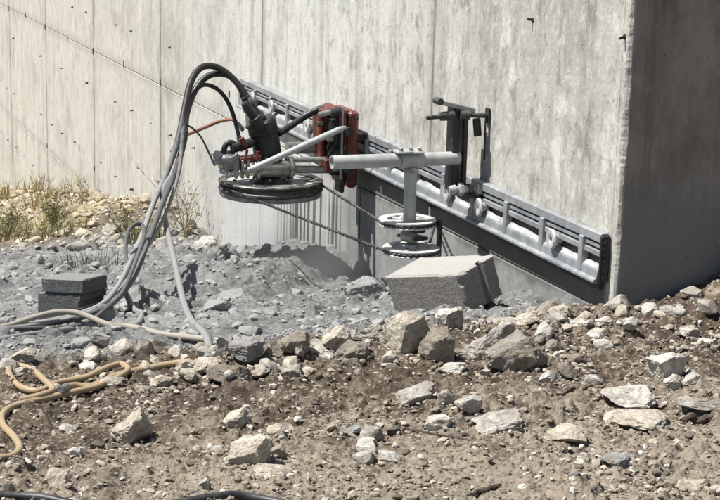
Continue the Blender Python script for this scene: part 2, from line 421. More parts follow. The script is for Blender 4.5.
M = dict(
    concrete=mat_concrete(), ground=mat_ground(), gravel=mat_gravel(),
    white=mat_rock('white_limestone', (.50, .475, .425), (.65, .63, .57), (.25, .222, .185), .35),
    cream=mat_rock('cream_limestone', (.44, .395, .315), (.60, .55, .46), (.16, .13, .096), .6),
    pale=mat_rock('pale_grey_stone', (.34, .315, .275), (.50, .475, .43), (.15, .13, .105), .6),
    brown=mat_rock('brown_stone', (.19, .165, .135), (.33, .295, .245), (.09, .074, .06), .5),
    grey=mat_rock('dusty_grey_stone', (.19, .19, .186), (.33, .332, .325), (.11, .11, .106), .85),
    dark=mat_rock('dark_clod', (.045, .035, .028), (.08, .064, .05), (.03, .024, .02), .1),
    straw_stone=mat_rock('yellow_cream_stone', (.40, .345, .25), (.54, .48, .365), (.22, .175, .11), .15),
    rail=mat_plain('dusty_aluminium_rail', (.235, .25, .265), (.35, .365, .38), .42, .3, 12, .30, (.42, .425, .42), .2),
    black=mat_plain('black_steel', (.009, .009, .010), (.022, .022, .022), .45, .1, 20, .10),
    blackdust=mat_plain('dusty_black_steel', (.012, .012, .013), (.04, .04, .039), .5, .2, 14, .30),
    steel=mat_plain('worn_steel', (.22, .22, .22), (.38, .38, .375), .38, .75, 25, .35),
    tube=mat_plain('grey_galvanised_tube', (.33, .345, .34), (.43, .445, .44), .5, .3, 16, .5, (.46, .46, .45)),
    red=mat_plain('worn_red_paint', (.075, .010, .008), (.16, .022, .016), .42, 0., 30, .26, (.26, .19, .175), .25),
    pulley=mat_plain('dust_white_pulley', (.42, .42, .41), (.56, .56, .54), .55, .3, 24, .7, (.56, .56, .54)),
    wheel=mat_plain('dark_wheel_metal', (.03, .03, .029), (.08, .08, .076), .4, .5, 16, .30, (.42, .41, .37)),
    wheelweb=mat_plain('dust_covered_wheel_web', (.10, .10, .095), (.34, .335, .31), .6, .2, 9, .75, (.52, .51, .47)),
    wheelrim=mat_plain('grey_wheel_rim', (.16, .165, .165), (.28, .285, .285), .45, .5, 20, .35),
    rust=mat_plain('rusty_tie', (.03, .019, .014), (.06, .036, .025), .9, 0., 30),
    block=None,
    hose_black=mat_hose('black_hydraulic_hose', (.012, .012, .013), (.03, .03, .03), .42, .02, (.24, .245, .245)),
    hose_dark=mat_hose('darker_hydraulic_hose', (.012, .012, .013), (.03, .03, .03), .42, .02, (.10, .103, .103), .4),
    hose_grey=mat_hose('dusty_hose', (.03, .03, .03), (.07, .07, .068), .9, .3, (.21, .215, .212)),
    hose_beige=mat_hose('beige_hose', (.27, .235, .18), (.34, .30, .235), .6, -.6, (.30, .285, .25)),
    hose_tan=mat_hose('tan_hose', (.32, .232, .140), (.40, .31, .20), -2., -3., (.4, .36, .3), .5),
    hose_orange=mat_hose('orange_hose', (.24, .10, .065), (.32, .16, .11), -2., -3., (.4, .36, .3), .5),
    wood=mat_plain('dark_twig_bark', (.05, .036, .026), (.13, .10, .075), .9, 0., 30),
    drygrass=mat_leaf('dry_grass', (.30, .245, .12), (.44, .37, .20)),
    grass=mat_leaf('weed_green', (.13, .14, .06), (.24, .235, .12)),
    greyweed=mat_leaf('dusty_weed', (.17, .175, .145), (.27, .27, .235)),
)
k_ = NT('rough_precast_concrete'); n_ = k_.noise(k_.pos, 120, 4, .7); n2_ = k_.noise(k_.pos, 9, 5)
c_ = k_.mix(k_.mr(n_, .3, .7), (.17, .16, .146), (.285, .27, .25)); vr_ = k_.noise(k_.pos, 230, 3, .6)
c_ = k_.mix(k_.mr(vr_, .58, .68, 0, .6), c_, (.40, .38, .35)); c_ = k_.mix(k_.mr(vr_, .42, .32, 0, .6), c_, (.085, .08, .073))
c_ = k_.mix(k_.mr(k_.xyz(k_.node('ShaderNodeNewGeometry').outputs['Normal'])[2], .15, .8, 0, .62), c_, k_.mix(n2_, (.40, .39, .365), (.54, .525, .495)))  # upward faces coloured paler: the sunlit top is put into the colour
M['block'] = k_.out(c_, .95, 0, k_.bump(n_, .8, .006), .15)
k_ = NT('dusty_grey_block'); n_ = k_.noise(k_.pos, 130, 4, .7)
c_ = k_.mix(k_.mr(n_, .3, .7), (.07, .072, .072), (.135, .138, .138))
nz_ = k_.xyz(k_.node('ShaderNodeNewGeometry').outputs['Normal'])[2]
c_ = k_.mix(k_.mr(nz_, .3, .9, 0, .8), c_, (.27, .275, .27))
M['block_grey'] = k_.out(c_, .95, 0, k_.bump(n_, .8, .006), .15)

# ------------------------------------------------------------------ measured positions
HOSES = {
 'main_hose': (0.017, [(-2.368, -0.495, 0.327), (-2.394, -0.545, 0.406), (-2.414, -0.586, 0.468), (-2.439, -0.645, 0.534), (-2.464, -0.718, 0.577), (-2.46, -0.784, 0.574), (-2.425, -0.834, 0.516), (-2.346, -0.872, 0.393), (-2.236, -0.917, 0.276), (-2.128, -0.983, 0.155), (-1.971, -1.078, 0.036), (-1.767, -1.175, -0.042), (-1.469, -1.303, -0.093), (-1.129, -1.436, -0.091), (-0.855, -1.556, -0.068), (-0.728, -1.673, -0.071), (-0.681, -1.782, -0.079), (-0.616, -1.923, -0.086), (-0.503, -2.126, -0.084)]),
 'second_hose': (0.017, [(-2.418, -0.513, 0.343), (-2.451, -0.556, 0.418), (-2.473, -0.598, 0.493), (-2.494, -0.653, 0.537), (-2.503, -0.726, 0.537), (-2.472, -0.789, 0.483), (-2.387, -0.843, 0.369), (-2.255, -0.881, 0.259), (-2.1, -0.955, 0.159), (-1.946, -1.053, 0.044), (-1.712, -1.167, -0.047), (-1.383, -1.298, -0.097), (-1.072, -1.426, -0.101), (-0.808, -1.541, -0.072), (-0.672, -1.657, -0.072), (-0.638, -1.783, -0.085), (-0.582, -1.928, -0.097), (-0.45, -2.132, -0.092)]),
 'third_hose': (0.011, [(-2.392, -0.59, 0.17), (-2.433, -0.598, 0.275), (-2.466, -0.618, 0.39), (-2.477, -0.662, 0.466), (-2.478, -0.727, 0.499), (-2.44, -0.793, 0.469), (-2.342, -0.864, 0.38), (-2.185, -0.925, 0.271), (-2.075, -0.97, 0.173), (-1.996, -1.024, 0.068), (-1.88, -1.099, -0.022), (-1.661, -1.212, -0.084), (-1.27, -1.361, -0.099), (-0.934, -1.495, -0.081), (-0.718, -1.607, -0.063), (-0.633, -1.74, -0.077), (-0.531, -1.935, -0.096), (-0.397, -2.137, -0.096)]),
 'loop_hose': (0.013, [(-2.025, -1.021, 0.118), (-1.919, -1.081, 0.033), (-1.767, -1.159, -0.026), (-1.569, -1.261, -0.077), (-1.47, -1.318, -0.1), (-1.531, -1.325, -0.073), (-1.59, -1.308, -0.027), (-1.645, -1.276, 0.017), (-1.69, -1.225, 0.034), (-1.68, -1.191, 0.022), (-1.592, -1.203, -0.008), (-1.421, -1.27, -0.044), (-1.172, -1.371, -0.075), (-0.978, -1.457, -0.083), (-0.79, -1.559, -0.077), (-0.677, -1.636, -0.081), (-0.605, -1.729, -0.097), (-0.507, -1.939, -0.106), (-0.346, -2.142, -0.094)]),
 'drop_hose': (0.0125, [(-2.098, -0.986, 0.161), (-2.054, -1.032, 0.092), (-2.013, -1.046, 0.022), (-1.843, -1.065, -0.059), (-1.578, -1.104, -0.104), (-1.218, -1.17, -0.129), (-0.868, -1.238, -0.11), (-0.533, -1.295, -0.088), (-0.261, -1.326, -0.047), (0.007, -1.384, -0.002), (0.184, -1.435, 0.012)]),
 'short_hose': (0.011, [(-1.517, -1.276, -0.089), (-1.269, -1.373, -0.113), (-1.108, -1.389, -0.135), (-1.001, -1.394, -0.145), (-0.884, -1.394, -0.145), (-0.668, -1.449, -0.11), (-0.579, -1.507, -0.096), (-0.566, -1.587, -0.094), (-0.633, -1.641, -0.104), (-0.585, -1.713, -0.096), (-0.465, -1.849, -0.078), (-0.29, -2.058, -0.053)]),
 'beige_hose': (0.01, [(-0.465, -2.068, -0.078), (-0.579, -1.928, -0.07), (-0.615, -1.858, -0.057), (-0.63, -1.79, -0.041), (-0.642, -1.728, -0.038), (-0.631, -1.67, -0.039), (-0.597, -1.624, -0.055), (-0.542, -1.575, -0.067), (-0.52, -1.512, -0.087), (-0.368, -1.447, -0.064), (-0.243, -1.373, -0.046), (-0.114, -1.298, -0.022)]),
 'tan_hose': (0.0092, [(0.922, -2.202, 0.004), (0.875, -2.127, 0.004), (0.841, -2.091, 0.003), (0.78, -2.066, 0.003), (0.686, -2.066, 0.002), (0.595, -2.078, 0.002), (0.511, -2.072, 0.001), (0.448, -2.042, 0.0), (0.416, -1.995, -0.0), (0.391, -1.944, -0.001), (0.362, -1.885, -0.001), (0.338, -1.826, -0.002), (0.32, -1.778, 0.003), (0.269, -1.723, 0.003), (0.214, -1.683, 0.001), (0.162, -1.666, -0.004), (0.107, -1.675, -0.013), (0.133, -1.712, -0.011), (0.184, -1.751, -0.008), (0.218, -1.792, -0.006), (0.227, -1.839, -0.006), (0.252, -1.891, -0.006), (0.321, -1.943, 0.003), (0.289, -1.981, -0.001), (0.218, -2.001, -0.007), (0.147, -2.002, -0.01), (0.092, -1.983, -0.013), (0.083, -1.956, -0.014), (0.134, -1.93, -0.008), (0.243, -1.917, 0.002), (0.351, -1.913, 0.012), (0.389, -1.954, 0.01), (0.4, -2.009, 0.004)]),
 'tan_hose_end': (0.0092, [(0.371, -1.897, 0.015), (0.318, -1.85, 0.008), (0.314, -1.799, -0.003), (0.239, -1.728, -0.005), (0.189, -1.666, -0.008), (0.172, -1.604, -0.006), (0.163, -1.543, -0.001), (0.176, -1.486, 0.004)]),
 'orange_hose': (0.008, [(-2.456, -0.567, 0.28), (-2.521, -0.592, 0.317), (-2.584, -0.636, 0.305), (-2.551, -0.716, 0.284), (-2.468, -0.808, 0.27), (-2.333, -0.893, 0.27), (-2.236, -0.953, 0.225)]),
 'thin_cable': (0.0045, [(-2.309, -0.881, 0.336), (-2.298, -0.847, 0.319), (-2.311, -0.803, 0.275), (-2.342, -0.762, 0.207), (-2.323, -0.735, 0.141)]),
 'edge_hose': (0.01, [(1.126, -2.226, 0.005), (1.13, -2.162, 0.004), (1.146, -2.109, 0.004), (1.179, -2.064, 0.004), (1.228, -2.003, 0.005), (1.283, -1.881, 0.005), (1.285, -1.747, 0.004), (1.287, -1.674, 0.004), (1.294, -1.634, 0.005), (1.333, -1.581, 0.004), (1.4, -1.528, 0.005)]),
}
ROCKS = [  # x, y, width, height, tone, seed, label
 (-4.222,-0.298,0.196,0.127,'white','large white boulder against the wall foot left of the drive wheel'),
 (-2.136,-0.730,0.124,0.075,'grey','grey angular boulder just right of the large white boulder at the wall'),
 (0.274,-0.854,0.143,0.137,'cream','largest cream boulder, dark front side, below the tilted concrete block'),
 (0.113,-0.642,0.090,0.100,'white','white-topped rock standing right in front of the tilted concrete block'),
 (0.504,-0.602,0.186,0.134,'brown','biggest brown-grey boulder on the rubble crest, right of the tilted block'),
 (0.380,-0.645,0.136,0.107,'pale','pale grey boulder leaning against the biggest brown-grey boulder'),
 (0.386,-0.801,0.105,0.105,'brown','rough brown rock between the cream boulder and the pale grey boulder'),
 (0.311,-0.412,0.058,0.068,'white','rounded whitish rock at the right shoulder of the biggest boulder'),
 (0.368,-0.406,0.052,0.040,'brown','low dark-sided rock right of the rounded whitish rock'),
 (0.168,-1.031,0.090,0.072,'cream','cream pointed rock on the crest left of the largest cream boulder'),
 (0.229,-1.337,0.105,0.058,'grey','grey wedge-shaped rock on the crest near the beige hose end'),
 (0.202,-1.267,0.047,0.065,'grey','upright grey splinter of stone beside the grey wedge-shaped rock'),
 (0.733,-1.778,0.102,0.097,'cream','cream rock alone in the left foreground with a dark shadow'),
 (1.047,-1.567,0.111,0.091,'cream','large cream rock in the foreground, bottom centre left'),
 (0.697,-1.495,0.079,0.058,'cream','cream rock half buried above the large bottom-left rock'),
 (0.705,-0.220,0.128,0.105,'white','pointed pale rock on the right slope'),
 (0.780,-0.245,0.055,0.043,'white','small white rock at the foot of the pointed pale rock'),
 (0.772,-0.177,0.044,0.035,'white','small pale stone right of the pointed pale rock'),
 (0.890,-0.446,0.149,0.055,'white','broad bleached flat rock in the right foreground'),
 (1.025,-0.500,0.165,0.035,'cream','long low bleached slab below the broad flat rock'),
 (1.489,-0.611,0.082,0.041,'cream','oblong cream stone at the bottom right edge'),
 (1.539,-0.584,0.048,0.029,'cream','cream stone in the bottom right corner'),
 (0.725,-1.005,0.102,0.070,'pale','pale angular rock in the middle of the foreground'),
 (0.769,-0.935,0.051,0.057,'pale','upright pale rock right of the angular middle rock'),
 (0.851,-0.905,0.072,0.053,'pale','rounded pale rock third in the middle foreground row'),
 (0.913,-1.017,0.065,0.044,'white','white rounded stone in front of the middle foreground row'),
 (0.489,-0.794,0.078,0.032,'white','flat white stone lying below the rough brown rock'),
 (0.674,-0.581,0.051,0.043,'white','small white wedge stone below the biggest boulder on its right'),
 (0.550,-0.720,0.032,0.023,'white','tiny white stone under the pale grey boulder'),
 (0.956,-0.866,0.130,0.044,'pale','long pale slab in the foreground, centre right'),
 (0.990,-0.905,0.041,0.026,'white','small white stone in front of the long pale slab'),
 (0.988,-0.840,0.060,0.026,'pale','flat pale stone at the right end of the long slab'),
 (0.541,-0.420,0.074,0.041,'brown','dark flat-topped rock right of the biggest boulder'),
 (0.761,-0.482,0.051,0.037,'pale','pale lump beside the long twig on the right'),
 (1.093,-0.740,0.108,0.038,'cream','rough bleached patch of rock, bottom centre right'),
 (0.156,0.047,0.053,0.049,'white','round pale rock at the foot of the shaded wall end'),
 (0.236,-0.065,0.071,0.029,'white','flat white flake in front of the wall corner'),
 (0.328,-0.239,0.062,0.031,'white','oblong white stone below the wall corner'),
 (0.323,-0.120,0.047,0.028,'white','pale stone cluster member below the flat white flake'),
 (0.312,0.026,0.035,0.019,'white','small white chip on the right slope'),
 (-0.021,-1.936,0.078,0.045,'cream','cream rock at the left edge above the tan hose'),
 (0.034,-1.732,0.045,0.027,'pale','pale stone behind the tan hose loop'),
 (-0.172,-1.740,0.068,0.043,'grey','grey rock in front of the stacked blocks, left of a pair'),
 (-0.160,-1.684,0.062,0.043,'cream','cream-topped rock in front of the stacked blocks, right of a pair'),
 (-2.814,-1.565,0.071,0.038,'grey','grey stone at the far left behind the hose bundle'),
 (-4.851,-1.046,0.067,0.061,'dark','lone dark clod left of the hose bundle'),
 (0.818,-1.939,0.032,0.022,'white','small white stone beside the dark clod in the left foreground'),
 (0.779,-1.880,0.043,0.035,'dark','dark clod in the left foreground'),
 (0.600,-1.922,0.042,0.018,'pale','flat pale stone left of the dark foreground clod'),
 (-0.890,-1.115,0.108,0.065,'grey','tilted grey slab under the dropping hose'),
 (-0.340,-1.155,0.079,0.033,'grey','flat grey slab right of the tilted grey slab'),
 (0.177,-1.384,0.053,0.070,'grey','leaning grey slab near the beige hose end'),
 (-1.451,-0.887,0.159,0.040,'grey','long flat grey slab behind the tilted slab'),
 (-1.240,-0.416,0.166,0.103,'grey','big dust-covered lump left of the tilted concrete block'),
 (-2.309,-0.257,0.120,0.060,'grey','flat-topped grey slab on the rubble bank by the wall'),
 (0.287,-1.599,0.068,0.045,'cream','cream rock where the tan hose disappears'),
 (0.218,-1.507,0.064,0.043,'cream','cream rock on the crest left end'),
 (0.245,-1.451,0.098,0.046,'cream','broad cream rock on the left of the crest'),
 (0.356,-1.420,0.124,0.051,'brown','brown flat-lying rock with dark underside on the crest'),
 (0.340,-1.328,0.068,0.029,'cream','small cream wedge under the grey wedge-shaped rock'),
 (0.208,-1.182,0.094,0.059,'brown','brown rock in the dip of the crest'),
 (0.152,-1.073,0.078,0.036,'pale','pale low stone behind the cream pointed rock'),
 (0.140,-0.928,0.103,0.042,'pale','low pale stone left of the largest cream boulder'),
 (0.286,-1.025,0.100,0.053,'brown','brown-grey slab half sunk below the cream pointed rock'),
 (0.351,-0.934,0.041,0.041,'cream','small cream stone touching the largest cream boulder'),
 (0.390,-1.244,0.062,0.051,'pale','pale half buried stone below the crest, centre left'),
 (-0.122,-0.788,0.052,0.029,'pale','small pale stone behind the largest cream boulder'),
 (0.149,-0.593,0.056,0.025,'pale','pale chip right of the white-topped rock'),
 (0.058,-0.424,0.083,0.038,'pale','pale stone on the crest behind the biggest boulder'),
 (0.136,-0.385,0.082,0.038,'cream','cream stone on the crest behind the rounded whitish rock'),
 (0.171,-0.304,0.076,0.029,'pale','flat pale stone on the crest towards the wall corner'),
 (0.208,-0.235,0.064,0.029,'white','whitish stone on the crest near the wall corner'),
 (0.209,-0.150,0.058,0.029,'white','whitish flake just left of the wall corner'),
 (0.808,-1.413,0.067,0.026,'cream','slab-like cream stone above the large bottom-left rock'),
 (1.003,-1.477,0.044,0.034,'brown','brown wedge right of the large bottom-left rock'),
 (1.118,-1.532,0.104,0.021,'cream','low cream slab below the large bottom-left rock'),
 (0.933,-1.616,0.040,0.020,'pale','small oval stone left of the large bottom-left rock'),
 (1.206,-1.720,0.037,0.032,'pale','pale stone at the bottom edge, left of centre'),
 (0.974,-1.238,0.045,0.023,'white','flat white chip in the foreground centre'),
 (0.887,-1.131,0.036,0.021,'dark','dark stone beside the foreground twig'),
 (0.859,-1.233,0.062,0.015,'grey','flat grey flake pressed into the centre foreground soil'),
 (1.269,-0.668,0.045,0.025,'pale','small pale stone, lower right foreground'),
 (1.317,-0.723,0.074,0.025,'grey','grey mottled flake in the lower right foreground'),
 (1.346,-0.848,0.034,0.022,'grey','greenish grey stone in the lower right foreground'),
 (1.435,-0.817,0.057,0.019,'cream','cream flat stone at the lower right edge'),
 (1.222,-0.601,0.036,0.015,'dark','dark chip under the bleached slab'),
 (1.036,-0.317,0.109,0.025,'pale','pale slab under the dark wood at the right edge'),
 (0.469,0.067,0.069,0.031,'white','white jagged stone on the right slope'),
 (0.392,0.052,0.057,0.032,'white','pale stone group upper member on the right slope'),
 (0.067,0.258,0.075,0.034,'pale','pale lump on the mound by the shaded wall'),
 (0.149,0.117,0.066,0.033,'pale','pale lump beside the round pale rock at the wall end'),
 (0.415,-0.409,0.036,0.027,'white','small white stone at the right of the biggest boulder'),
]
STICKS = [
 ((1.105, -1.012, -0.001),(1.078, -0.92, -0.0),0.006),
 ((1.37, -1.13, -0.001),(1.339, -1.037, -0.001),0.008),
 ((0.89, -1.102, -0.001),(1.024, -0.975, -0.0),0.004),
 ((0.824, -0.63, -0.001),(0.759, -0.46, -0.001),0.006),
 ((0.757, -0.465, -0.002),(0.688, -0.259, -0.001),0.005),
 ((1.5, -0.76, -0.001),(1.455, -0.645, -0.0),0.005),
 ((1.086, -0.39, -0.0),(1.086, -0.261, -0.001),0.014),
 ((0.694, -0.589, -0.002),(0.772, -0.585, -0.001),0.004),
 ((-0.649, -1.788, -0.108),(-0.834, -1.662, -0.138),0.004),
 ((0.126, -0.548, 0.021),(-0.069, -0.429, -0.013),0.003),
 ((0.226, -1.074, 0.017),(0.119, -1.011, 0.02),0.003),
]

# ------------------------------------------------------------------ ground
CX, CY = 4.5269, -2.5999
def make_ground():
    head = math.atan2(.343, -.914)
    ang = np.radians(np.concatenate([np.linspace(-115, -18, 60, endpoint=False), np.linspace(-18, 18, 700), np.linspace(18, 115, 61)[1:]]))+head
    rad = [.6]
    while rad[-1] < 120:
        r_ = rad[-1]
        if r_ < 3.0: s_ = .06
        elif r_ < 6.2: s_ = .0062
        elif r_ < 10: s_ = .0062+(r_-6.2)*.008
        else: s_ = .036+(r_-10)*.05
        rad.append(r_+s_)
    rad = np.array(rad)
    A, Q = np.meshgrid(ang, rad)
    X = CX+Q*np.cos(A); Y = CY+Q*np.sin(A)
    Z = height(X.ravel(), Y.ravel()).reshape(X.shape)
    far = sm(Q, 25, 45); Z = Z*(1-far)+far*np.minimum(base(X, Y), 1.0)
    # under and behind the wall the sheet stays down
    V = np.stack([X.ravel(), Y.ravel(), Z.ravel()], 1)
    nr, nc = X.shape
    i = np.arange(nr*nc).reshape(nr, nc)
    F = np.stack([i[:-1, :-1].ravel(), i[1:, :-1].ravel(), i[1:, 1:].ravel(), i[:-1, 1:].ravel()], 1)[:, ::-1]
    o = link(bpy.data.objects.new('ground', np_mesh('ground', V, np.ascontiguousarray(F), M['ground'], True)))
    tag(o, 'sloping ground of brown soil and grey concrete dust', None, None, 'structure')
    return o
make_ground()

# ------------------------------------------------------------------ concrete wall
wall = tag(empty('concrete_wall', (0, 0, 0)), 'tall cast concrete wall with formwork joints and shaded end face', 'wall')
zb = [-4.88, -3.66, -2.44, -1.22, 0, 1.22, 2.44, 3.66]
xb = [0]+[-1.6-2.44*i for i in range(11)]
def panel(x0, x1, z0, z1, g=.002):
    x0 += g; x1 -= g; z0 += g; z1 -= g; c = .004
    mb = MB()
    o = [(x0, z0), (x1, z0), (x1, z1), (x0, z1)]; i = [(x0+c, z0+c), (x1-c, z0+c), (x1-c, z1-c), (x0+c, z1-c)]
    V = [(x, 0, z) for x, z in i]+[(x, c, z) for x, z in o]+[(x, .06, z) for x, z in o]
    F = [(0, 1, 2, 3)]+[(a_+4, (a_+1) % 4+4, (a_+1) % 4, a_) for a_ in range(4)]+[(a_+8, (a_+1) % 4+8, (a_+1) % 4+4, a_+4) for a_ in range(4)]
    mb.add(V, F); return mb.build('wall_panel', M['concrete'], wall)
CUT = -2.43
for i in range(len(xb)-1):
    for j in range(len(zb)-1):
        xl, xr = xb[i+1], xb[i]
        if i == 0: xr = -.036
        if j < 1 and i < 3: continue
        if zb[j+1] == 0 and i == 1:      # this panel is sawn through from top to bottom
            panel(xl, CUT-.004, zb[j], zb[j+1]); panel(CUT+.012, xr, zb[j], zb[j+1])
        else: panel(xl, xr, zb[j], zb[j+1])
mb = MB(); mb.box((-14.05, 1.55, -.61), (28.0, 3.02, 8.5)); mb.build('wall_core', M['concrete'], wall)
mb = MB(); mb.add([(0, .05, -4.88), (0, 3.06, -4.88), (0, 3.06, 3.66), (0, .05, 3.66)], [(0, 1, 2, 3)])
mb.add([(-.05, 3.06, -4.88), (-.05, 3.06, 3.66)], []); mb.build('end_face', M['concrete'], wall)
# ragged arris at the corner
zs = np.arange(-1.22, 3.661, .008); V = []; F = []
big = .5+.5*fbm(zs*3.1, zs*0+2, 5, 2); chip = np.clip(.1+fbm(zs*11, zs*0+1, 6, 5, .65), 0, 1)*(.25+.9*big**2)
for q, z_ in enumerate(zs):
    c1 = .006+.022*chip[q]; c2 = .005+.018*chip[q]; n_ = .0015*(_hash(np.array([q]), np.array([3]), 9)[0]-.5)
    V += [(-.041, .003, z_), (-.036, .0005, z_), (-c1, .0+n_*.2, z_), (-c1*.45-.001+n_, c2*.42+n_, z_), (0, c2+.004, z_), (0.0005, .05, z_), (-.001, .056, z_)]
for q in range(len(zs)-1):
    for s_ in range(6): F.append((q*7+s_, q*7+s_+1, q*7+s_+8, q*7+s_+7))
o = link(bpy.data.objects.new('chipped_corner', np_mesh('chipped_corner', np.array(V), F, M['concrete'])), wall)
mb = MB(); mb.box((-.0195, .028, -3.05), (.037, .054, 3.66)); mb.build('corner_base', M['concrete'], wall)
# snapped form ties
tie_mb = MB().box((0, -.014, 0), (.006, .030, .014)); tie_mb.tube([(0, .001, 0), (0, -.004, 0)], [.016, .012], 8)
tie0 = None
for row, z_ in enumerate((.305, -.305, -.915, -1.525, .915)):
    for q in range(33):
        x_ = -.06-.61*q
        if z_ == .305 and x_ > -4.6: continue
        if z_ in (-.305, -.915) and x_ > -5.4: continue
        if z_ == -1.525 and x_ > -9: continue
        if z_ == .915 and x_ < -1: continue
        if random.random() < .2 and z_ != .915: continue
        if tie0 is None: tie0 = tie_mb.build('form_tie', M['rust'], wall); t_ = tie0
        else: t_ = link(tie0.copy(), wall)
        t_.location = (x_+random.uniform(-.03, .03), 0, z_+random.uniform(-.012, .012))
        s_ = random.uniform(.35, .72) if z_ != .915 else .62; t_.scale = (s_*1.1, s_*1.25, s_*random.choice((.8, 1., 1., 1.4)))
        t_.rotation_euler = (random.uniform(-.2, .2), random.uniform(-.5, .5), random.uniform(-.35, .35))
# joint bolts: taller pockets on the panel joints
pk = MB().box((0, -.002, 0), (.022, .010, .085), None, .003); p0 = None
for x_, z_ in [(-6.49, .02), (-8.93, .0), (-11.37, .0), (-13.8, .0), (-7.7, .02), (-10.15, .0), (-12.6, .02), (-8.93, -1.0), (-9.62, -.93), (-11.37, -1.18), (-4.7, .16)]:
    if p0 is None: p0 = pk.build('joint_pocket', M['rust'], wall); o = p0
    else: o = link(p0.copy(), wall)
    o.location = (x_, 0, z_); o.rotation_euler = (0, random.uniform(-.15, .15), 0); o.scale = (.7, .8, random.uniform(.35, .7))

# ------------------------------------------------------------------ saw rail on the wall
rail = tag(empty('saw_rail', (-2.16, -.03, .110), (0, .0062, 0)), 'long grey aluminium saw rail with ribs and eyelets bolted along the wall', 'rail'); rail.scale = (1, 1, 1.07)
inv = Matrix.Translation(Vector((2.16, .03, -.115)))
def rp(mb, name, mat, smooth=False):
    mb.v = [tuple(Vector(p)-Vector((-2.16, -.03, .115))) for p in mb.v]
    return mb.build(name, mat, rail, smooth)
X0, X1 = -4.36, -.05
seg = [(X0, -2.165), (-2.155, X1)]
for s0, s1 in seg:
    rp(MB().prism([(-.003, .122), (-.012, .122), (-.012, .262), (-.003, .262)], s0, s1), 'back_plate', M['blackdust'])
    rp(MB().prism([(-.004, .2735), (-.028, .2735), (-.034, .270), (-.034, .246), (-.030, .243), (-.0125, .243), (-.0125, .262), (-.004, .262)][::-1], s0, s1), 'top_flange', M['rail'])
    rp(MB().prism([(-.0125, .237), (-.026, .237), (-.028, .235), (-.028, .226), (-.026, .224), (-.0125, .224)], s0, s1), 'upper_bar', M['rail'])
    rp(MB().prism([(-.0125, .217), (-.030, .217), (-.032, .215), (-.032, .201), (-.030, .199), (-.0125, .199)], s0, s1), 'middle_bar', M['rail'])
    rp(MB().prism([(-.0125, .170), (-.024, .168), (-.036, .158), (-.038, .154), (-.040, .132), (-.050, .128), (-.053, .125), (-.053, .119), (-.050, .116), (-.0125, .116)], s0, s1), 'lower_bar', M['rail'])
rib = None
for q in range(15):
    x_ = -.175-.2985*q
    if rib is None:
        b_ = MB().box((0, -.0275, .187), (.028, .029, .118), None, .003); b_.v = [tuple(Vector(p)-Vector((0, -.03, .115))) for p in b_.v]
        rib = b_.build('rib', M['rail'], rail); o = rib
    else: o = link(rib.copy(), rail)
    o.location = (x_+2.16, 0, 0)
ring = None
for x_, z_ in ((-.323, .196), (-.941, .187), (-1.25, .187), (-3.035, .189), (-3.648, .205), (-4.007, .203)):
    if ring is None:
        b_ = MB().lathe([(.010, -.034), (.010, .008), (.018, .012), (.030, .011), (.034, .006), (.033, .0), (.026, -.003), (.016, -.004), (.016, -.034)], (0, 0, 0), (0, -1, 0), 28)
        ring = b_.build('eyelet', M['pulley'], rail, True); o = ring
    else: o = link(ring.copy(), rail)
    o.location = (x_+2.16-.04, -.048+.03, z_-.115)
# crust of dried slurry on the lower bar
xs = np.arange(X0+.01, X1-.01, .006); V = []; F = []
ht = np.clip(.5+1.1*fbm(xs*9, xs*0, 21, 4), 0.02, 1)*.012; ht *= sm(vnoise(xs*2.2, xs*0, 25), .2, .55)
for q, x_ in enumerate(xs):
    V += [(x_+2.16, -.0125+.03, .168-.115), (x_+2.16, -.016+.03, .169+ht[q]*.9-.115), (x_+2.16, -.022+.03, .170+ht[q]*.7-.115), (x_+2.16, -.035+.03, .160+ht[q]*.10-.115)]
for q in range(len(xs)-1):
    for s_ in range(3): F.append((q*4+s_, q*4+s_+1, q*4+s_+5, q*4+s_+4))
tag(link(bpy.data.objects.new('slurry_crust', np_mesh('slurry_crust', np.array(V), F, M['tube'])), rail), kind='stuff')
rp(MB().box((-.043, -.020, .193), (.011, .034, .150), None, .002), 'end_plate', M['black'])
for z_ in (.135, .155, .185, .205, .228, .246):
    rp(MB().disc((-.0365, -.022, z_), .0075, .006, (1, 0, 0), 10), 'bolt', M['black'])
rp(MB().prism([(-.003, .0905), (-.018, .0905), (-.018, .1155), (-.003, .1155)], X0+.02, X1-.02), 'base_strip', M['blackdust'])

# ------------------------------------------------------------------ wire saw drive unit
DX = -2.39
drive = tag(empty('wire_saw_drive', (DX, -.15, 0)), 'red and black hydraulic wire saw drive with large horizontal wheel on the rail', 'wire saw')
def dp(mb, name, mat, smooth=False, parent=None, org=(DX, -.15, 0)):
    mb.v = [tuple(Vector(p)-Vector(org)) for p in mb.v]
    return mb.build(name, mat, parent or drive, smooth)
car = dp(MB().box((DX+.02, -.102, .205), (.235, .050, .355), None, .012), 'carriage_plate', M['red'])
dp(MB().box((DX-.08, -.150, .33), (.050, .045, .12), None, .008), 'carriage_lug', M['red'])
dp(MB().box((DX+.11, -.150, .335), (.040, .040, .10), None, .008), 'carriage_lug', M['red'])
dp(MB().box((DX+.02, -.165, .21), (.12, .05, .26), None, .004), 'inner_frame', M['black'])
dp(MB().box((DX+.10, -.150, .19), (.05, .055, .03), None, .004), 'cross_bar', M['blackdust'])
dp(MB().box((DX+.02, -.058, .255), (.19, .044, .040), None, .004), 'rail_shoe', M['black'])
dp(MB().box((DX+.02, -.066, .135), (.19, .026, .030), None, .004), 'rail_shoe', M['black'])
dp(MB().box((DX-.03, -.212, .235), (.11, .026, .24), Euler((.05, 0, 0)), .007), 'front_cheek', M['red'])
dp(MB().box((DX+.05, -.205, .130), (.10, .040, .06), None, .007), 'cheek_foot', M['red'])
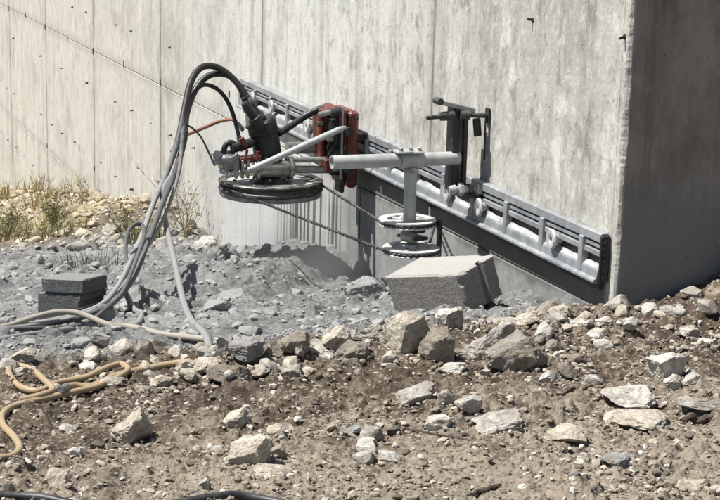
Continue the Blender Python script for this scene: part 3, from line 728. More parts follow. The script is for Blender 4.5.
dp(MB().box((DX-.02, -.185, .375), (.12, .075, .022), Euler((.30, 0, .05)), .006), 'top_plate', M['red'])
dp(MB().box((DX+.03, -.125, .372), (.16, .045, .030), Euler((-.10, 0, 0)), .006), 'top_plate', M['red'])
dp(MB().tube([tuple(p) for p in spline([(DX+.06, -.200, .20), (DX+.10, -.185, .30), (DX+.09, -.165, .375), (DX+.05, -.14, .385), (DX+.03, -.12, .34)], 5)], .008, 8), 'feed_line', M['black'], True)
dp(MB().tube([tuple(p) for p in spline([(DX+.07, -.205, .16), (DX+.12, -.19, .22), (DX+.125, -.178, .30), (DX+.10, -.172, .345)], 5)], .006, 8), 'feed_line', M['black'], True)
dp(MB().disc((DX+.09, -.195, .255), .017, .05, (1, 0, .3), 12), 'fitting', M['steel'], True)
dp(MB().disc((DX+.10, -.165, .165), .014, .06, (1, 0, 0), 6), 'fitting', M['steel'], True)
dp(MB().disc((DX+.05, -.235, .315), .012, .03, (0, 1, 0), 6), 'fitting', M['blackdust'], True)
for y_, z_ in ((-.12, .36), (-.09, .35), (-.12, .07), (-.09, .07), (-.105, .22)):
    dp(MB().disc((DX+.140, y_, z_), .008, .010, (1, 0, 0), 6), 'bolt', M['blackdust'])
dp(MB().box((DX+.06, -.135, .085), (.085, .020, .17), Euler((-.05, .0, 0)), .005), 'lower_lug', M['blackdust'])
for y_ in (-.385, -.54):
    fl = dp(MB().lathe([(.036, -.006), (.050, -.006), (.050, .006), (.036, .006)], (DX+.07, y_, .119), (0, 1, 0), 24), 'housing_flange', M['steel'], True)
    for q in range(6):
        t_ = q*math.pi/3
        dp(MB().disc((DX+.07+.0445*math.cos(t_), y_, .119+.0445*math.sin(t_)), .0055, .022, (0, 1, 0), 6), 'flange_bolt', M['blackdust'], False, fl)
dp(MB().box((DX+.075, -.46, .162), (.05, .06, .012), None, .003), 'grease_cover', M['blackdust'])
dp(MB().tube([(DX+.125, -.155, .07), (DX+.125, -.155, .40)], .007, 10), 'threaded_rod', M['steel'], True)
for z_ in (.12, .29):
    dp(MB().disc((DX+.128, -.125, z_), .024, .028, (1, 0, 0), 18), 'guide_roller', M['blackdust'], True)
dp(MB().disc((DX+.11, -.185, .375), .020, .05, (0, 1, .2), 14), 'clamp_nut', M['black'], True)
dp(MB().disc((DX+.112, -.235, .372), .013, .06, (0, 1, .2), 12), 'clamp_bolt', M['steel'], True)
for z_, r_ in ((.105, .021), (.150, .016)):
    dp(MB().tube([(DX+.06, -.10, z_), (DX+.06, -.19, z_), (DX+.06, -.195, z_), (DX+.06, -.40, z_+.008)], [r_, r_, r_*.86, r_*.86], 16), 'guide_bar', M['steel'], True)
dp(MB().tube([(DX-.06, -.14, .19), (DX-.06, -.36, .19)], .028, 16), 'feed_cylinder', M['steel'], True)
dp(MB().tube([(DX+.07, -.365, .118), (DX+.07, -.372, .118), (DX+.07, -.545, .122), (DX+.07, -.555, .122)], [.034, .039, .039, .030], 22), 'gear_housing', M['steel'], True)
dp(MB().box((DX, -.46, .115), (.16, .12, .07), None, .012), 'gearbox', M['blackdust'])
dp(MB().tube([(DX+.13, -.600, .128), (DX+.13, -.575, .134), (DX+.13, -.165, .302), (DX+.13, -.140, .310)], [.011, .015, .015, .009], 14), 'support_lever', M['tube'], True)
# horizontal drive wheel
wc = (DX, -.452, .036)
whl = dp(MB().lathe([(.205, -.024), (.236, -.026), (.240, -.022), (.240, -.014), (.229, -.006), (.229, .004), (.240, .012), (.240, .020), (.236, .024), (.205, .022)], wc, (0, 0, 1), 72), 'drive_wheel', M['wheel'], True)
def wp(mb, name, mat, smooth=False):
    mb.v = [tuple(Vector(p)-Vector((DX, -.15, 0))) for p in mb.v]; return mb.build(name, mat, whl, smooth)
wp(MB().lathe([(.0995, -.012), (.206, -.012), (.206, .016), (.10, .014)], wc, (0, 0, 1), 48), 'web', M['wheelweb'], False)
wp(MB().lathe([(.0, .036), (.075, .036), (.10, .012), (.10, -.014), (.06, -.03), (.0, -.03)], wc, (0, 0, 1), 32, False), 'hub', M['blackdust'], True)
wp(MB().lathe([(.190, -.050), (.231, -.050), (.234, -.046), (.234, -.030), (.230, -.0265), (.190, -.0265)], wc, (0, 0, 1), 72), 'lower_rim', M['wheelrim'], True)
for q in range(6):
    t_ = q*math.pi/3+.3
    wp(MB().disc((wc[0]+.165*math.cos(t_), wc[1]+.165*math.sin(t_), wc[2]+.016), .010, .010, (0, 0, 1), 6), 'bolt', M['wheel'])
    wp(MB().disc((wc[0]+.085*math.cos(t_+.4), wc[1]+.085*math.sin(t_+.4), wc[2]+.032), .008, .012, (0, 0, 1), 8), 'bolt', M['steel'])
# hydraulic motor
mt = dp(MB().tube([(DX, -.462, .145), (DX, -.466, .165), (DX, -.470, .185), (DX, -.478, .235), (DX, -.486, .27), (DX, -.489, .275), (DX, -.500, .325), (DX, -.503, .33)], [.052, .060, .064, .064, .060, .068, .068, .060], 26), 'hydraulic_motor', M['black'], True)
def mp(mb, name, mat, smooth=False):
    mb.v = [tuple(Vector(p)-Vector((DX, -.15, 0))) for p in mb.v]; return mb.build(name, mat, mt, smooth)
mp(MB().tube([(DX-.02, -.50, .31), (DX-.02, -.520, .36), (DX-.02, -.524, .362), (DX-.02, -.566, .428), (DX-.02, -.575, .44)], [.034, .034, .024, .024, .020], 16), 'hose_fitting', M['black'], True)
mp(MB().tube([(DX+.04, -.52, .30), (DX+.04, -.545, .35), (DX+.04, -.548, .354), (DX+.04, -.585, .41), (DX+.04, -.592, .42)], [.032, .032, .022, .022, .018], 16), 'hose_fitting', M['black'], True)
mp(MB().disc((DX+.02, -.545, .315), .030, .05, (0, 1, -.5), 18), 'port_cap', M['blackdust'], True)
for q in range(4):
    t_ = q*math.pi/2+.5
    mp(MB().disc((DX+.062*math.cos(t_), -.462+.062*math.sin(t_), .150), .009, .018, (0, 0, 1), 8), 'bolt', M['blackdust'])
dp(MB().tube([tuple(p) for p in spline([(DX, -.42, .268), (DX-.03, -.36, .292), (DX-.05, -.29, .330), (DX-.04, -.235, .362), (DX-.03, -.19, .378)], 6)], .016, 12), 'link_hose', M['black'], True)
# couplings and valves at the outer end
vb = dp(MB().box((DX+.02, -.655, .150), (.09, .085, .075), None, .008), 'valve_block', M['steel'])
def vp(mb, name, mat, smooth=False):
    mb.v = [tuple(Vector(p)-Vector((DX, -.15, 0))) for p in mb.v]; return mb.build(name, mat, vb, smooth)
vp(MB().tube([(DX+.02, -.735, .170), (DX+.02, -.72, .170), (DX+.02, -.70, .168), (DX+.02, -.645, .165)], [.024, .032, .032, .028], 20), 'coupling', M['tube'], True)
vp(MB().lathe([(.030, -.012), (.041, -.012), (.043, -.006), (.043, .006), (.041, .012), (.030, .012)], (DX+.05, -.665, .178), (.2, -.3, 1), 26), 'ring_clamp', M['steel'], True)
vp(MB().lathe([(.026, -.008), (.035, -.008), (.035, .008), (.026, .008)], (DX+.06, -.66, .140), (1, -.2, .1), 24), 'ring_clamp', M['steel'], True)
for y_, z_ in ((-.70, .115), (-.67, .098), (-.635, .105), (-.60, .118)):
    vp(MB().tube([(DX+.055, y_, z_), (DX+.075, y_, z_), (DX+.078, y_, z_), (DX+.105, y_-.004, z_+.003)], [.013, .013, .009, .009], 10), 'nipple', M['steel'], True)
for y_ in (-.64, -.61, -.585):
    vp(MB().box((DX+.075, y_, .125), (.03, .012, .085), None, .003), 'valve_plate', M['steel'])
vp(MB().tube([tuple(p) for p in spline([(DX+.03, -.685, .19), (DX+.03, -.678, .222), (DX+.03, -.66, .238), (DX+.03, -.637, .232), (DX+.03, -.632, .19)], 5)], .013, 10), 'elbow_pipe', M['black'], True)
vp(MB().tube([(DX+.04, -.65, .215), (DX+.03, -.60, .222), (DX+.02, -.56, .232), (DX, -.50, .26)], [.020, .024, .022, .022], 14), 'pressure_pipe', M['black'], True)
vp(MB().box((DX+.05, -.57, .165), (.06, .10, .03), Euler((.1, 0, 0)), .004), 'red_bracket', M['red'])
vp(MB().tube([(DX+.09, -.60, .17), (DX+.09, -.592, .215)], .007, 8), 'red_valve_stem', M['red'], True)
vp(MB().tube([(DX+.06, -.612, .262), (DX+.06, -.590, .222)], [.013, .012], 12), 'red_coupling', M['red'], True)
vp(MB().tube([(DX+.09, -.545, .165), (DX+.09, -.545, .205)], .009, 8), 'red_valve_stem', M['red'], True)

# ------------------------------------------------------------------ guide pulley stand
PX = -1.05
stand = tag(empty('guide_pulley_stand', (PX, -.1, .22)), 'grey tube arm with two guide pulleys on a black wall bracket', 'pulley stand')
def sp(mb, name, mat, smooth=False, parent=None):
    mb.v = [tuple(Vector(p)-Vector((PX, -.1, .22))) for p in mb.v]; return mb.build(name, mat, parent or stand, smooth)
br = sp(MB().box((PX-.02, -.132, .40), (.07, .026, .335), None, .004), 'bracket_post', M['black'])
sp(MB().box((PX-.02, -.092, .395), (.07, .018, .300), None, .003), 'bracket_post', M['black'])
sp(MB().box((PX+.0, -.040, .480), (.014, .030, .070), Euler((.12, 0, 0)), .003), 'shadow_plate', M['black'])  # black plate added in place of the bracket's shadow on the wall
sp(MB().tube([(PX+.03, -.020, .535), (PX+.03, -.018, .36)], .004, 8), 'hanging_rod', M['black'], True)
sp(MB().box((PX, -.112, .395), (.012, .030, .28), None, .002), 'bracket_web', M['blackdust'], False, br)
sp(MB().box((PX, -.135, .565), (.045, .155, .018), Euler((-.24, 0, 0)), .003), 'top_bar', M['rail'])
sp(MB().disc((PX, -.207, .585), .014, .05, (1, 0, 0), 12), 'bar_pin', M['blackdust'], True)
sp(MB().tube([(PX+.02, -.262, .523), (PX+.02, -.258, .524), (PX+.02, -.205, .528), (PX+.02, -.203, .528), (PX+.02, -.150, .531)], [.004, .008, .009, .017, .019], 12), 'spindle', M['blackdust'], True)
sp(MB().tube([(PX+.02, -.125, .533), (PX+.02, -.085, .531), (PX+.02, -.083, .531), (PX+.02, -.004, .527)], [.018, .018, .010, .010], 12), 'wall_anchor', M['blackdust'], True)
sp(MB().box((PX+.02, -.007, .527), (.035, .008, .06), None, .002), 'anchor_plate', M['blackdust'])
sp(MB().tube([(PX+.035, -.165, .247), (PX+.035, -.14, .247), (PX+.035, -.138, .247), (PX+.035, -.055, .243), (PX+.035, -.053, .243), (PX+.035, -.03, .242)], [.014, .019, .013, .013, .021, .021], 12), 'wall_anchor', M['tube'], True)
sp(MB().disc((PX+.036, -.115, .246), .026, .02, (0, 1, 0), 6), 'nut', M['tube'])
sp(MB().disc((PX+.036, -.075, .244), .024, .018, (0, 1, 0), 6), 'nut', M['blackdust'])
sp(MB().box((PX-.01, -.070, .222), (.11, .072, .022), None, .003), 'rail_clamp', M['blackdust'])
# arm: open steel tube along the wall's normal
sp(MB().lathe([(.0265, 0), (.0265, .518), (.0215, .518), (.0215, 0)], (PX, -.112, .362), (0, -1, 0), 28), 'arm_tube', M['tube'], True)
sp(MB().lathe([(.0266, -.045), (.0335, -.045), (.0335, .045), (.0266, .045)], (PX, -.312, .362), (0, 1, 0), 26), 'clamp_sleeve', M['tube'], True)
sp(MB().box((PX+.015, -.345, .397), (.055, .075, .010), None, .003), 'clamp_plate', M['tube'])
sp(MB().box((PX+.02, -.295, .399), (.050, .045, .010), Euler((0, .2, 0)), .003), 'clamp_plate', M['tube'])
for y_ in (-.365, -.325, -.29):
    sp(MB().disc((PX+.032, y_, .407), .008, .014, (0, 0, 1), 6), 'bolt', M['steel'])
sp(MB().lathe([(.0245, -.010), (.031, -.004), (.029, .004), (.0245, .010)], (PX, -.311, .325), (0, 0, 1), 24), 'weld_bead', M['steel'], True)
sp(MB().tube([(PX, -.311, .335), (PX, -.309, .085), (PX, -.309, .078)], [.0245, .0245, .020], 24), 'drop_tube', M['tube'], True)
sp(MB().disc((PX+.02, -.318, .066), .022, .06, (.9, .3, 0), 16), 'pivot', M['steel'], True)
sp(MB().box((PX, -.295, .062), (.12, .06, .012), Euler((0, 0, .4)), .003), 'yoke', M['blackdust'])
sp(MB().box((PX, -.295, .088), (.10, .05, .010), Euler((0, 0, .4)), .003), 'yoke', M['blackdust'])
def pulley(c, rot):
    p = sp(MB().lathe([(.078, -.012), (.105, -.014), (.111, -.012), (.111, -.008), (.104, -.002), (.104, .002), (.111, .008), (.111, .012), (.105, .014), (.078, .012)], c, (0, 0, 1), 48), 'pulley', M['pulley'], True)
    sp(MB().disc((c[0], c[1], c[2]+.004), .026, .042, (0, 0, 1), 20), 'hub', M['tube'], True, p)
    for q in range(4):
        t_ = q*math.pi/2+rot
        for dq in (-.28, .28):
            A = Vector((c[0]+.022*math.cos(t_), c[1]+.022*math.sin(t_), c[2]+.004)); B = Vector((c[0]+.086*math.cos(t_+dq), c[1]+.086*math.sin(t_+dq), c[2]+.004))
            L = (B-A).length; an = math.atan2(B.y-A.y, B.x-A.x)
            sp(MB().box(tuple((A+B)/2), (L, .014, .012), Euler((0, 0, an)), .002), 'spoke', M['pulley'], False, p)
    sp(MB().disc((c[0], c[1], c[2]+.034), .010, .03, (0, 0, 1), 6), 'axle_nut', M['steel'], False, p)
pulley((PX-.03, -.305, .114), .2)
pulley((PX+.02, -.305, .014), .6)
sp(MB().tube([(PX+.02, -.305, .02), (PX-.01, -.305, .11)], .010, 10), 'axle', M['steel'], True)
sp(MB().box((PX+.03, -.195, .055), (.03, .012, .16), None, .003), 'guard_plate', M['blackdust'])

# ------------------------------------------------------------------ diamond wire loop
pts = [(-1.62, .05, .010), (-1.10, -.202, .014)]
for t_ in range(105, -105, -12): pts.append((PX+.02+.107*math.cos(R(t_)), -.305+.107*math.sin(R(t_)), .014))
for t_ in range(-80, -272, -12): pts.append((DX+.232*math.cos(R(t_)), -.452+.232*math.sin(R(t_)), .034))
pts.append((DX+.232*math.cos(R(78)), -.452+.232*math.sin(R(78)), .034))
for t_ in range(-112, 112, 12): pts.append((PX-.03+.107*math.cos(R(t_)), -.305+.107*math.sin(R(t_)), .114))
pts += [(-1.70, .05, .060)]
wire = MB().tube(pts, .0034, 6).build('diamond_wire', M['blackdust'], None, True)
tag(wire, 'beaded diamond wire loop running from the drive wheel to the guide pulleys', 'wire')
bb = MB(); acc = 0
for A, B in zip(pts[:-1], pts[1:]):
    A = Vector(A); B = Vector(B); L = (B-A).length; d_ = (B-A)/max(L, 1e-6); s_ = .021-acc
    while s_ < L:
        c = A+d_*s_; bb.tube([c-d_*.006, c-d_*.004, c+d_*.004, c+d_*.006], [.004, .0062, .0062, .004], 7); s_ += .021
    acc = L-(s_-.021)
bb.build('bead', M['blackdust'], wire, True); wire.children[0]['kind'] = 'stuff'

# ------------------------------------------------------------------ concrete blocks
def rough_block(dims, cut, seed):
    """box subdivided and roughened; cut: list of (axis, side, centre, halfwidth, depth, along) grooves"""
    import bmesh
    bm = bmesh.new(); bmesh.ops.create_cube(bm, size=1)
    for v in bm.verts: v.co = Vector((v.co.x*dims[0], v.co.y*dims[1], v.co.z*dims[2]))
    bmesh.ops.subdivide_edges(bm, edges=bm.edges[:], cuts=23, use_grid_fill=True)
    for v in bm.verts:      # ease the arrises
        near = sorted(((dims[i]/2-abs(v.co[i])), i) for i in range(3))
        if near[1][0] < .004:
            for dd, i in near[:2]: v.co[i] *= 1-.004/(dims[i]/2)
    bm.normal_update()
    P = np.array([v.co[:] for v in bm.verts])
    n = .5*fbm3(P[:, 0]*60, P[:, 1]*60, P[:, 2]*60, seed, 3)
    edge = fbm3(P[:, 0]*25, P[:, 1]*25, P[:, 2]*25, seed+9, 2)
    for v, q, ed in zip(bm.verts, n, edge):
        co = v.co; nr = v.normal
        sides = sum(abs(co[i]) > dims[i]/2-.012 for i in range(3))
        v.co = co-nr*(.0026*q)-nr*(max(0, ed-.25)*(.016 if sides >= 2 else .003))
        for ax, sd, al, ce, hw, dep in cut:
            if sd*co[ax] > dims[ax]/2-.01 and abs(co[al]-ce) < hw: v.co[ax] -= sd*dep
    me = bpy.data.meshes.new('concrete_block'); bm.to_mesh(me); bm.free(); return me
def slot_block(name, dims, parts, mat, loc, rot, label, group):
    root = tag(empty(name, loc, rot), label, 'concrete block', group)
    return root
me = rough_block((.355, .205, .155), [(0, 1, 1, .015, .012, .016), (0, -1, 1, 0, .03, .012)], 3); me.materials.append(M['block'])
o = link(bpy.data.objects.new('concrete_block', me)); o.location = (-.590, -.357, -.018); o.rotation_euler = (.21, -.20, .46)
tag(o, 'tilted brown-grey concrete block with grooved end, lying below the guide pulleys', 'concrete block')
gz = base(np.array([-1.067]), np.array([-1.604]))[0]
rz_ = .952
me = rough_block((.175, .215, .110), [(0, 1, 2, .02, .012, .010)], 5); me.materials.append(M['block_grey'])
o = link(bpy.data.objects.new('concrete_block', me)); o.location = (-1.067, -1.604, -.130); o.rotation_euler = (-.12, -.04, rz_)
tag(o, 'lower dark grey concrete block of the pair standing beside the hose bundle', 'concrete block', 'pair of stacked dark blocks')
me = rough_block((.168, .210, .052), [], 6); me.materials.append(M['block_grey'])
o = link(bpy.data.objects.new('concrete_block', me)); o.location = (-1.064, -1.595, -.0478); o.rotation_euler = (-.12, -.04, rz_+.015)
tag(o, 'upper dark grey concrete block with dusty top, stacked beside the hose bundle', 'concrete block', 'pair of stacked dark blocks')

# ------------------------------------------------------------------ hoses
HL = {
 'main_hose': ('hydraulic_hose', 'hose_black', 'thick outermost hydraulic hose arching highest from the black motor to the ground', 'hose'),
 'second_hose': ('hydraulic_hose', 'hose_dark', 'second thick hydraulic hose running just inside the highest arch', 'hose'),
 'third_hose': ('hydraulic_hose', 'hose_black', 'thinner black hose arching inside the two thick ones to the red coupling', 'hose'),
 'loop_hose': ('hose', 'hose_dark', 'dusty hose making a round loop halfway up the hose bundle', 'hose'),
 'drop_hose': ('hose', 'hose_grey', 'dusty grey hose hanging from the bundle and bending down onto the grey rubble', 'hose'),
 'short_hose': ('hose', 'hose_grey', 'dark dusty hose curling on the ground right of the stacked blocks', 'hose'),
 'beige_hose': ('hose', 'hose_beige', 'thin beige hose crossing in front of the stacked blocks, ending on the rubble', 'hose'),
 'tan_hose': ('hose', 'hose_tan', 'tan hose with a loop snaking across the left foreground', 'hose'),
 'tan_hose_end': ('hose', 'hose_tan', 'short tan hose end lying over the tan loop and vanishing behind the crest rocks', 'hose'),
 'orange_hose': ('hose', 'hose_orange', 'thin orange hose between the hose bundle and the drive unit', 'hose'),
 'thin_cable': ('cable', 'hose_black', 'thin black cable from the bundle to the grey coupling', 'cable'),
 'edge_hose': ('hose', 'hose_black2', 'black hose lying along the bottom edge of the picture', 'hose'),
}
M['hose_black2'] = mat_plain('black_rubber_hose', (.012, .012, .013), (.03, .03, .032), .45, 0, 20, .1)
PATHS = {}
for key, (r_, pl) in HOSES.items():
    nm, mt_, lab, cat = HL[key]
    P = spline(pl, 7)
    if key in ('tan_hose', 'tan_hose_end', 'beige_hose', 'edge_hose', 'drop_hose', 'short_hose', 'main_hose', 'second_hose', 'third_hose', 'loop_hose'):
        A = np.array([p[:] for p in P]); gh = height(A[:, 0], A[:, 1])
        # rest on the ground where it comes near
        low = gh+r_*.55
        A[:, 2] = np.maximum(A[:, 2], low)
        if key in ('tan_hose', 'edge_hose'):
            over = np.clip(A[:, 2]-low-.05, 0, None); A[:, 2] -= over
        k5 = np.hanning(23)[1:-1]; k5 /= k5.sum()
        zz = np.convolve(np.pad(A[:, 2], 10, mode='edge'), k5, 'valid'); gs = np.convolve(np.pad(gh, 10, mode='edge'), k5, 'valid')
        A[:, 2] = np.maximum(zz, gs+r_*.8)
        P = [Vector(p) for p in A]
    o0 = P[-1]
    rr = r_
    if key in ('main_hose', 'second_hose', 'third_hose', 'loop_hose'):      # protective sleeve near the motor, bare hose below
        rr = [r_*(.58+.30*min(1, max(0, (p.z+.1)/.4))) for p in P]
        ph = len(key)*1.7
        P = [p+Vector((math.sin(i_*.11+ph), math.sin(i_*.083+2*ph), 0))*(.018*min(1, i_/25)) for i_, p in enumerate(P)]
    mb = MB().tube([p-o0 for p in P], rr, 12)
    o = mb.build(nm, M[mt_], None, True); o.location = o0
    PATHS[key] = P
    ends = {'main_hose': [8], 'second_hose': [8], 'third_hose': [4], 'orange_hose': [2], 'beige_hose': [-3], 'drop_hose': [-3], 'tan_hose_end': [2], 'loop_hose': [6]}.get(key, [])
    for e_ in ends:
        a_ = P[e_]; t_ = (P[e_+1]-P[e_-1]).normalized(); r2 = (rr[e_] if isinstance(rr, list) else rr)
        MB().tube([a_-o0-t_*.022, a_-o0-t_*.018, a_-o0+t_*.018, a_-o0+t_*.022], [r2*1.12, r2*1.32, r2*1.32, r2*1.12], 12).build('ferrule', M['steel' if key not in ('main_hose', 'second_hose') else 'blackdust'], o, True)
    tag(o, lab, cat, 'hoses and cables of the saw')
# ------------------------------------------------------------------ stones
import bmesh
def rock_mesh(name, sub, seed, cuts=9, rough=.10, faced=False):
    rg = np.random.default_rng(seed)
    bm = bmesh.new(); bmesh.ops.create_icosphere(bm, subdivisions=sub, radius=1)
    P = np.array([v.co[:] for v in bm.verts]); F = np.array([[v.index for v in f.verts] for f in bm.faces]); bm.free()
    P *= np.array([1, rg.uniform(.75, 1.05), rg.uniform(.8, 1.0)])
    if faced:      # camera side cut steep and undercut so it falls into shade; split top
        for n, d in (((rg.uniform(-.1, .5), -1, rg.uniform(-.35, -.05)), rg.uniform(.38, .55)), ((rg.uniform(-.9, -.3), rg.uniform(-.3, .2), 1), rg.uniform(.45, .62)), ((1, rg.uniform(-.4, .2), rg.uniform(-.2, .15)), rg.uniform(.5, .7))):
            n = np.array(n); n /= np.linalg.norm(n); s = P@n-d; P = P-np.where(s > 0, s*.97, 0)[:, None]*n
    for k in range(cuts):
        n = rg.normal(size=3); n[2] = abs(n[2])*.9 if k % 3 else n[2]; n /= np.linalg.norm(n); d = rg.uniform(.42, .80)
        s = P@n-d; P = P-np.where(s > 0, s*.96, 0)[:, None]*n
    q1 = fbm3(P[:, 0]*1.9+seed, P[:, 1]*1.9, P[:, 2]*1.9, seed, 3)
    q2 = 1-2*np.abs(fbm3(P[:, 0]*3.6+seed, P[:, 1]*3.6, P[:, 2]*3.6, seed+5, 4, .62))
    ln = np.linalg.norm(P, axis=1, keepdims=True)
    q3 = fbm3(P[:, 0]*9+seed, P[:, 1]*9, P[:, 2]*9, seed+11, 3, .6)
    P = P*(1+rough*q1[:, None]+rough*.40*q2[:, None]+rough*.30*q3[:, None])
    P -= (P.max(0)+P.min(0))/2; P /= np.abs(P).max(0)
    return P, F
def rock_obj(name, data, mat): 
    P, F = data; return np_mesh(name, P, F, mat, False)
heading = math.atan2(.938, .3456)
for i, (x_, y_, w_, h_, tone, lab) in enumerate(ROCKS):
    me = rock_obj('rock', rock_mesh('rock', 5 if w_ > .085 else 4, 100+i*7+(31 if i in (2, 4, 15) else 0), 9, .21, h_ > .5*w_), M[tone])
    kind = 'clod' if tone == 'dark' else ('stone_slab' if 'slab' in lab or 'flake' in lab or 'flat' in lab else 'rock')
    o = link(bpy.data.objects.new(kind, me)); z_ = hz(x_, y_)
    hh = max(h_*1.12, .012)*.5
    o.location = (x_, y_, z_+hh*.48); o.scale = (w_*.52, w_*random.uniform(.36, .50), hh)
    o.rotation_euler = (random.uniform(-.12, .12), random.uniform(-.12, .12), heading+random.uniform(-.25, .25))
    if kind == 'stone_slab': o.rotation_euler.y += random.uniform(-.15, .15)
    tag(o, lab, {'clod': 'clod', 'stone_slab': 'stone slab', 'rock': 'rock'}[kind], 'rocks on the site')

def view_ok(x, y):       # inside a wide wedge in front of the camera
    a_ = np.arctan2(y-CY, x-CX)-math.atan2(.343, -.914); a_ = (a_+np.pi) % (2*np.pi)-np.pi
    return np.abs(a_) < .33
def scatter(n, x0, x1, y0, y1, dens=None):
    out = np.zeros((0, 2))
    while len(out) < n:
        p = np.stack([rng.uniform(x0, x1, n*4), rng.uniform(y0, y1, n*4)], 1)
        ok = view_ok(p[:, 0], p[:, 1]) & ((p[:, 1] < -.03) | (p[:, 0] > .06))
        if dens is not None: ok &= rng.random(len(p)) < dens(p[:, 0], p[:, 1])
        out = np.concatenate([out, p[ok]])
    return out[:n]
variants = [rock_mesh('v', 3, 500+i, 9) for i in range(8)]
small = [rock_mesh('v', 2, 700+i, 8, .12) for i in range(8)]
tiny = [rock_mesh('v', 2 if i < 4 else 1, 900+i, 6, .18) for i in range(10)]
cache = {}
def stones(name, pos, sizes, tones, lab, cat, grp, sink=.25):
    zz = height(pos[:, 0], pos[:, 1])
    for (x_, y_), z_, s_ in zip(pos, zz, sizes):
        t_ = random.choice(tones); v_ = random.randrange(8); big = s_ > .035
        key = (name, t_, v_, big)
        if key not in cache: cache[key] = rock_obj(name, (variants if big else small)[v_], M[t_])
        o = link(bpy.data.objects.new(name, cache[key])); fl = random.uniform(.45, .8)
        o.scale = (s_*.5, s_*.5*random.uniform(.6, .95), s_*.5*fl)
        o.location = (x_, y_, z_+s_*.5*fl*(1-2*sink)); o.rotation_euler = (random.uniform(-.3, .3), random.uniform(-.3, .3), random.uniform(0, 6.28))
        tag(o, lab, cat, grp)
crest = lambda x, y: np.exp(-((x-.15)/.28)**2)*.9+.22*sm(vnoise(x*3, y*3, 77), .4, .7)
stones('stone', scatter(240, -.05, 1.35, -2.2, .9, crest), np.clip(.014*(1+rng.pareto(1.9, 240)), .014, .060), ['cream', 'pale', 'pale', 'brown', 'white', 'cream'],
       'small pale or brown stone lying loose in the brown foreground soil', 'stone', 'small stones in the brown soil')
stones('crest_stone', scatter(70, -.12, .42, -1.75, .2, lambda x, y: np.exp(-((x-.12)/.22)**2)), np.clip(.035*(1+rng.pareto(2.0, 70)), .035, .095), ['cream', 'pale', 'brown', 'cream', 'pale'],
       'fist-sized pale stone in the packed row along the rubble crest', 'stone', 'packed stones along the rubble crest', .3)
gr = lambda x, y: .25+.75*np.exp(-((x+3.3)/.8)**2-((y+.2)/.5)**2)
stones('rubble_stone', scatter(230, -5.2, -.2, -2.2, -.02, gr), np.clip(.022*(1+rng.pareto(2.0, 230)), .024, .095), ['grey', 'grey', 'grey', 'pale'],
       'grey dust-coated rubble stone lying between the saw and the hose bundle', 'stone', 'dusty rubble stones before the wall', .3)
hp = lambda x, y: sm(y, -1.0, -.15)*.9+.05
stones('wall_foot_stone', scatter(230, -13, -4.7, -1.1, -.03, hp), np.clip(.042*(1+rng.pareto(2.3, 230)), .045, .13), ['straw_stone', 'straw_stone', 'cream'],
       'yellowish cream stone in the heap along the wall foot at the far left', 'stone', 'cream stones heaped along the wall foot', .2)
# uncountable gravel
def gravel(name, pos, sizes, cols, lab):
    zz = height(pos[:, 0], pos[:, 1]); n = len(pos)
    Vs, Fs, Cs = [], [], []; off = 0
    sel = rng.integers(0, 10, n)
    for v_ in range(10):
        P, F = tiny[v_]; id_ = np.where(sel == v_)[0]; m = len(id_)
        if not m: continue
        an = rng.uniform(0, 6.283, m); ca, sa = np.cos(an), np.sin(an); s = sizes[id_]*.5
        fl = rng.uniform(.28, .75, m); ty = rng.uniform(.55, 1., m); tx = rng.uniform(-.35, .35, m)
        lx = P[None, :, 0]*s[:, None]; ly = P[None, :, 1]*(s*ty)[:, None]; lz = P[None, :, 2]*(s*fl)[:, None]
        lz = lz+lx*tx[:, None]
        X = lx*ca[:, None]-ly*sa[:, None]+pos[id_, 0:1]; Y = lx*sa[:, None]+ly*ca[:, None]+pos[id_, 1:2]
        Z = lz+(zz[id_]+s*fl*.45)[:, None]
        Vs.append(np.stack([X, Y, Z], 2).reshape(-1, 3)); nv = len(P)
        Fs.append((F[None]+(np.arange(m)*nv)[:, None, None]).reshape(-1, 3)+off); off += m*nv
        Cs.append(np.repeat(cols[id_], nv, 0))
    me = np_mesh(name, np.concatenate(Vs), np.concatenate(Fs), M['gravel'], False)
    at = me.color_attributes.new('tint', 'FLOAT_COLOR', 'POINT')
    C4 = np.concatenate([np.concatenate(Cs), np.ones((off, 1))], 1).astype(np.float32); at.data.foreach_set('color', C4.ravel())
    tag(link(bpy.data.objects.new(name, me)), lab, 'gravel', None, 'stuff')
pal = np.array([(.50, .46, .39), (.60, .57, .51), (.38, .33, .265), (.25, .21, .165), (.31, .27, .22), (.16, .13, .10)])
gd = lambda x, y: .25+.75*np.clip(1.6*vnoise(x*4, y*4, 87)-.35, 0, 1)
n = 26000; p = scatter(n, -.25, 1.75, -2.4, 1.0, gd)
gravel('gravel', p, np.clip(.0042*(1+rng.pareto(2.0, n)), .004, .026), pal[rng.choice(6, n, p=[.14, .08, .20, .24, .18, .16])]*rng.uniform(.8, 1.15, (n, 1)), 'loose pale and brown gravel strewn over the foreground soil')
hr = np.array([(r[0], r[1], r[2]) for r in ROCKS if r[0] > -.3])          # chips gathered round the feet of the bigger rocks
ri = rng.integers(0, len(hr), 3600); an = rng.uniform(0, 6.283, 3600); ds = hr[ri, 2]*(.42+.35*rng.random(3600)**1.5)
p = np.stack([hr[ri, 0]+np.cos(an)*ds, hr[ri, 1]+np.sin(an)*ds], 1); p = p[(p[:, 1] < -.03) | (p[:, 0] > .06)]; n = len(p)
gravel('rock_chips', p, np.clip(.0045*(1+rng.pareto(1.8, n)), .004, .022), pal[rng.choice(6, n, p=[.16, .08, .22, .24, .18, .12])], 'loose chips gathered round the foot of the foreground rocks')
n = 4200; p = scatter(n, -5.5, -.1, -2.4, -.02)
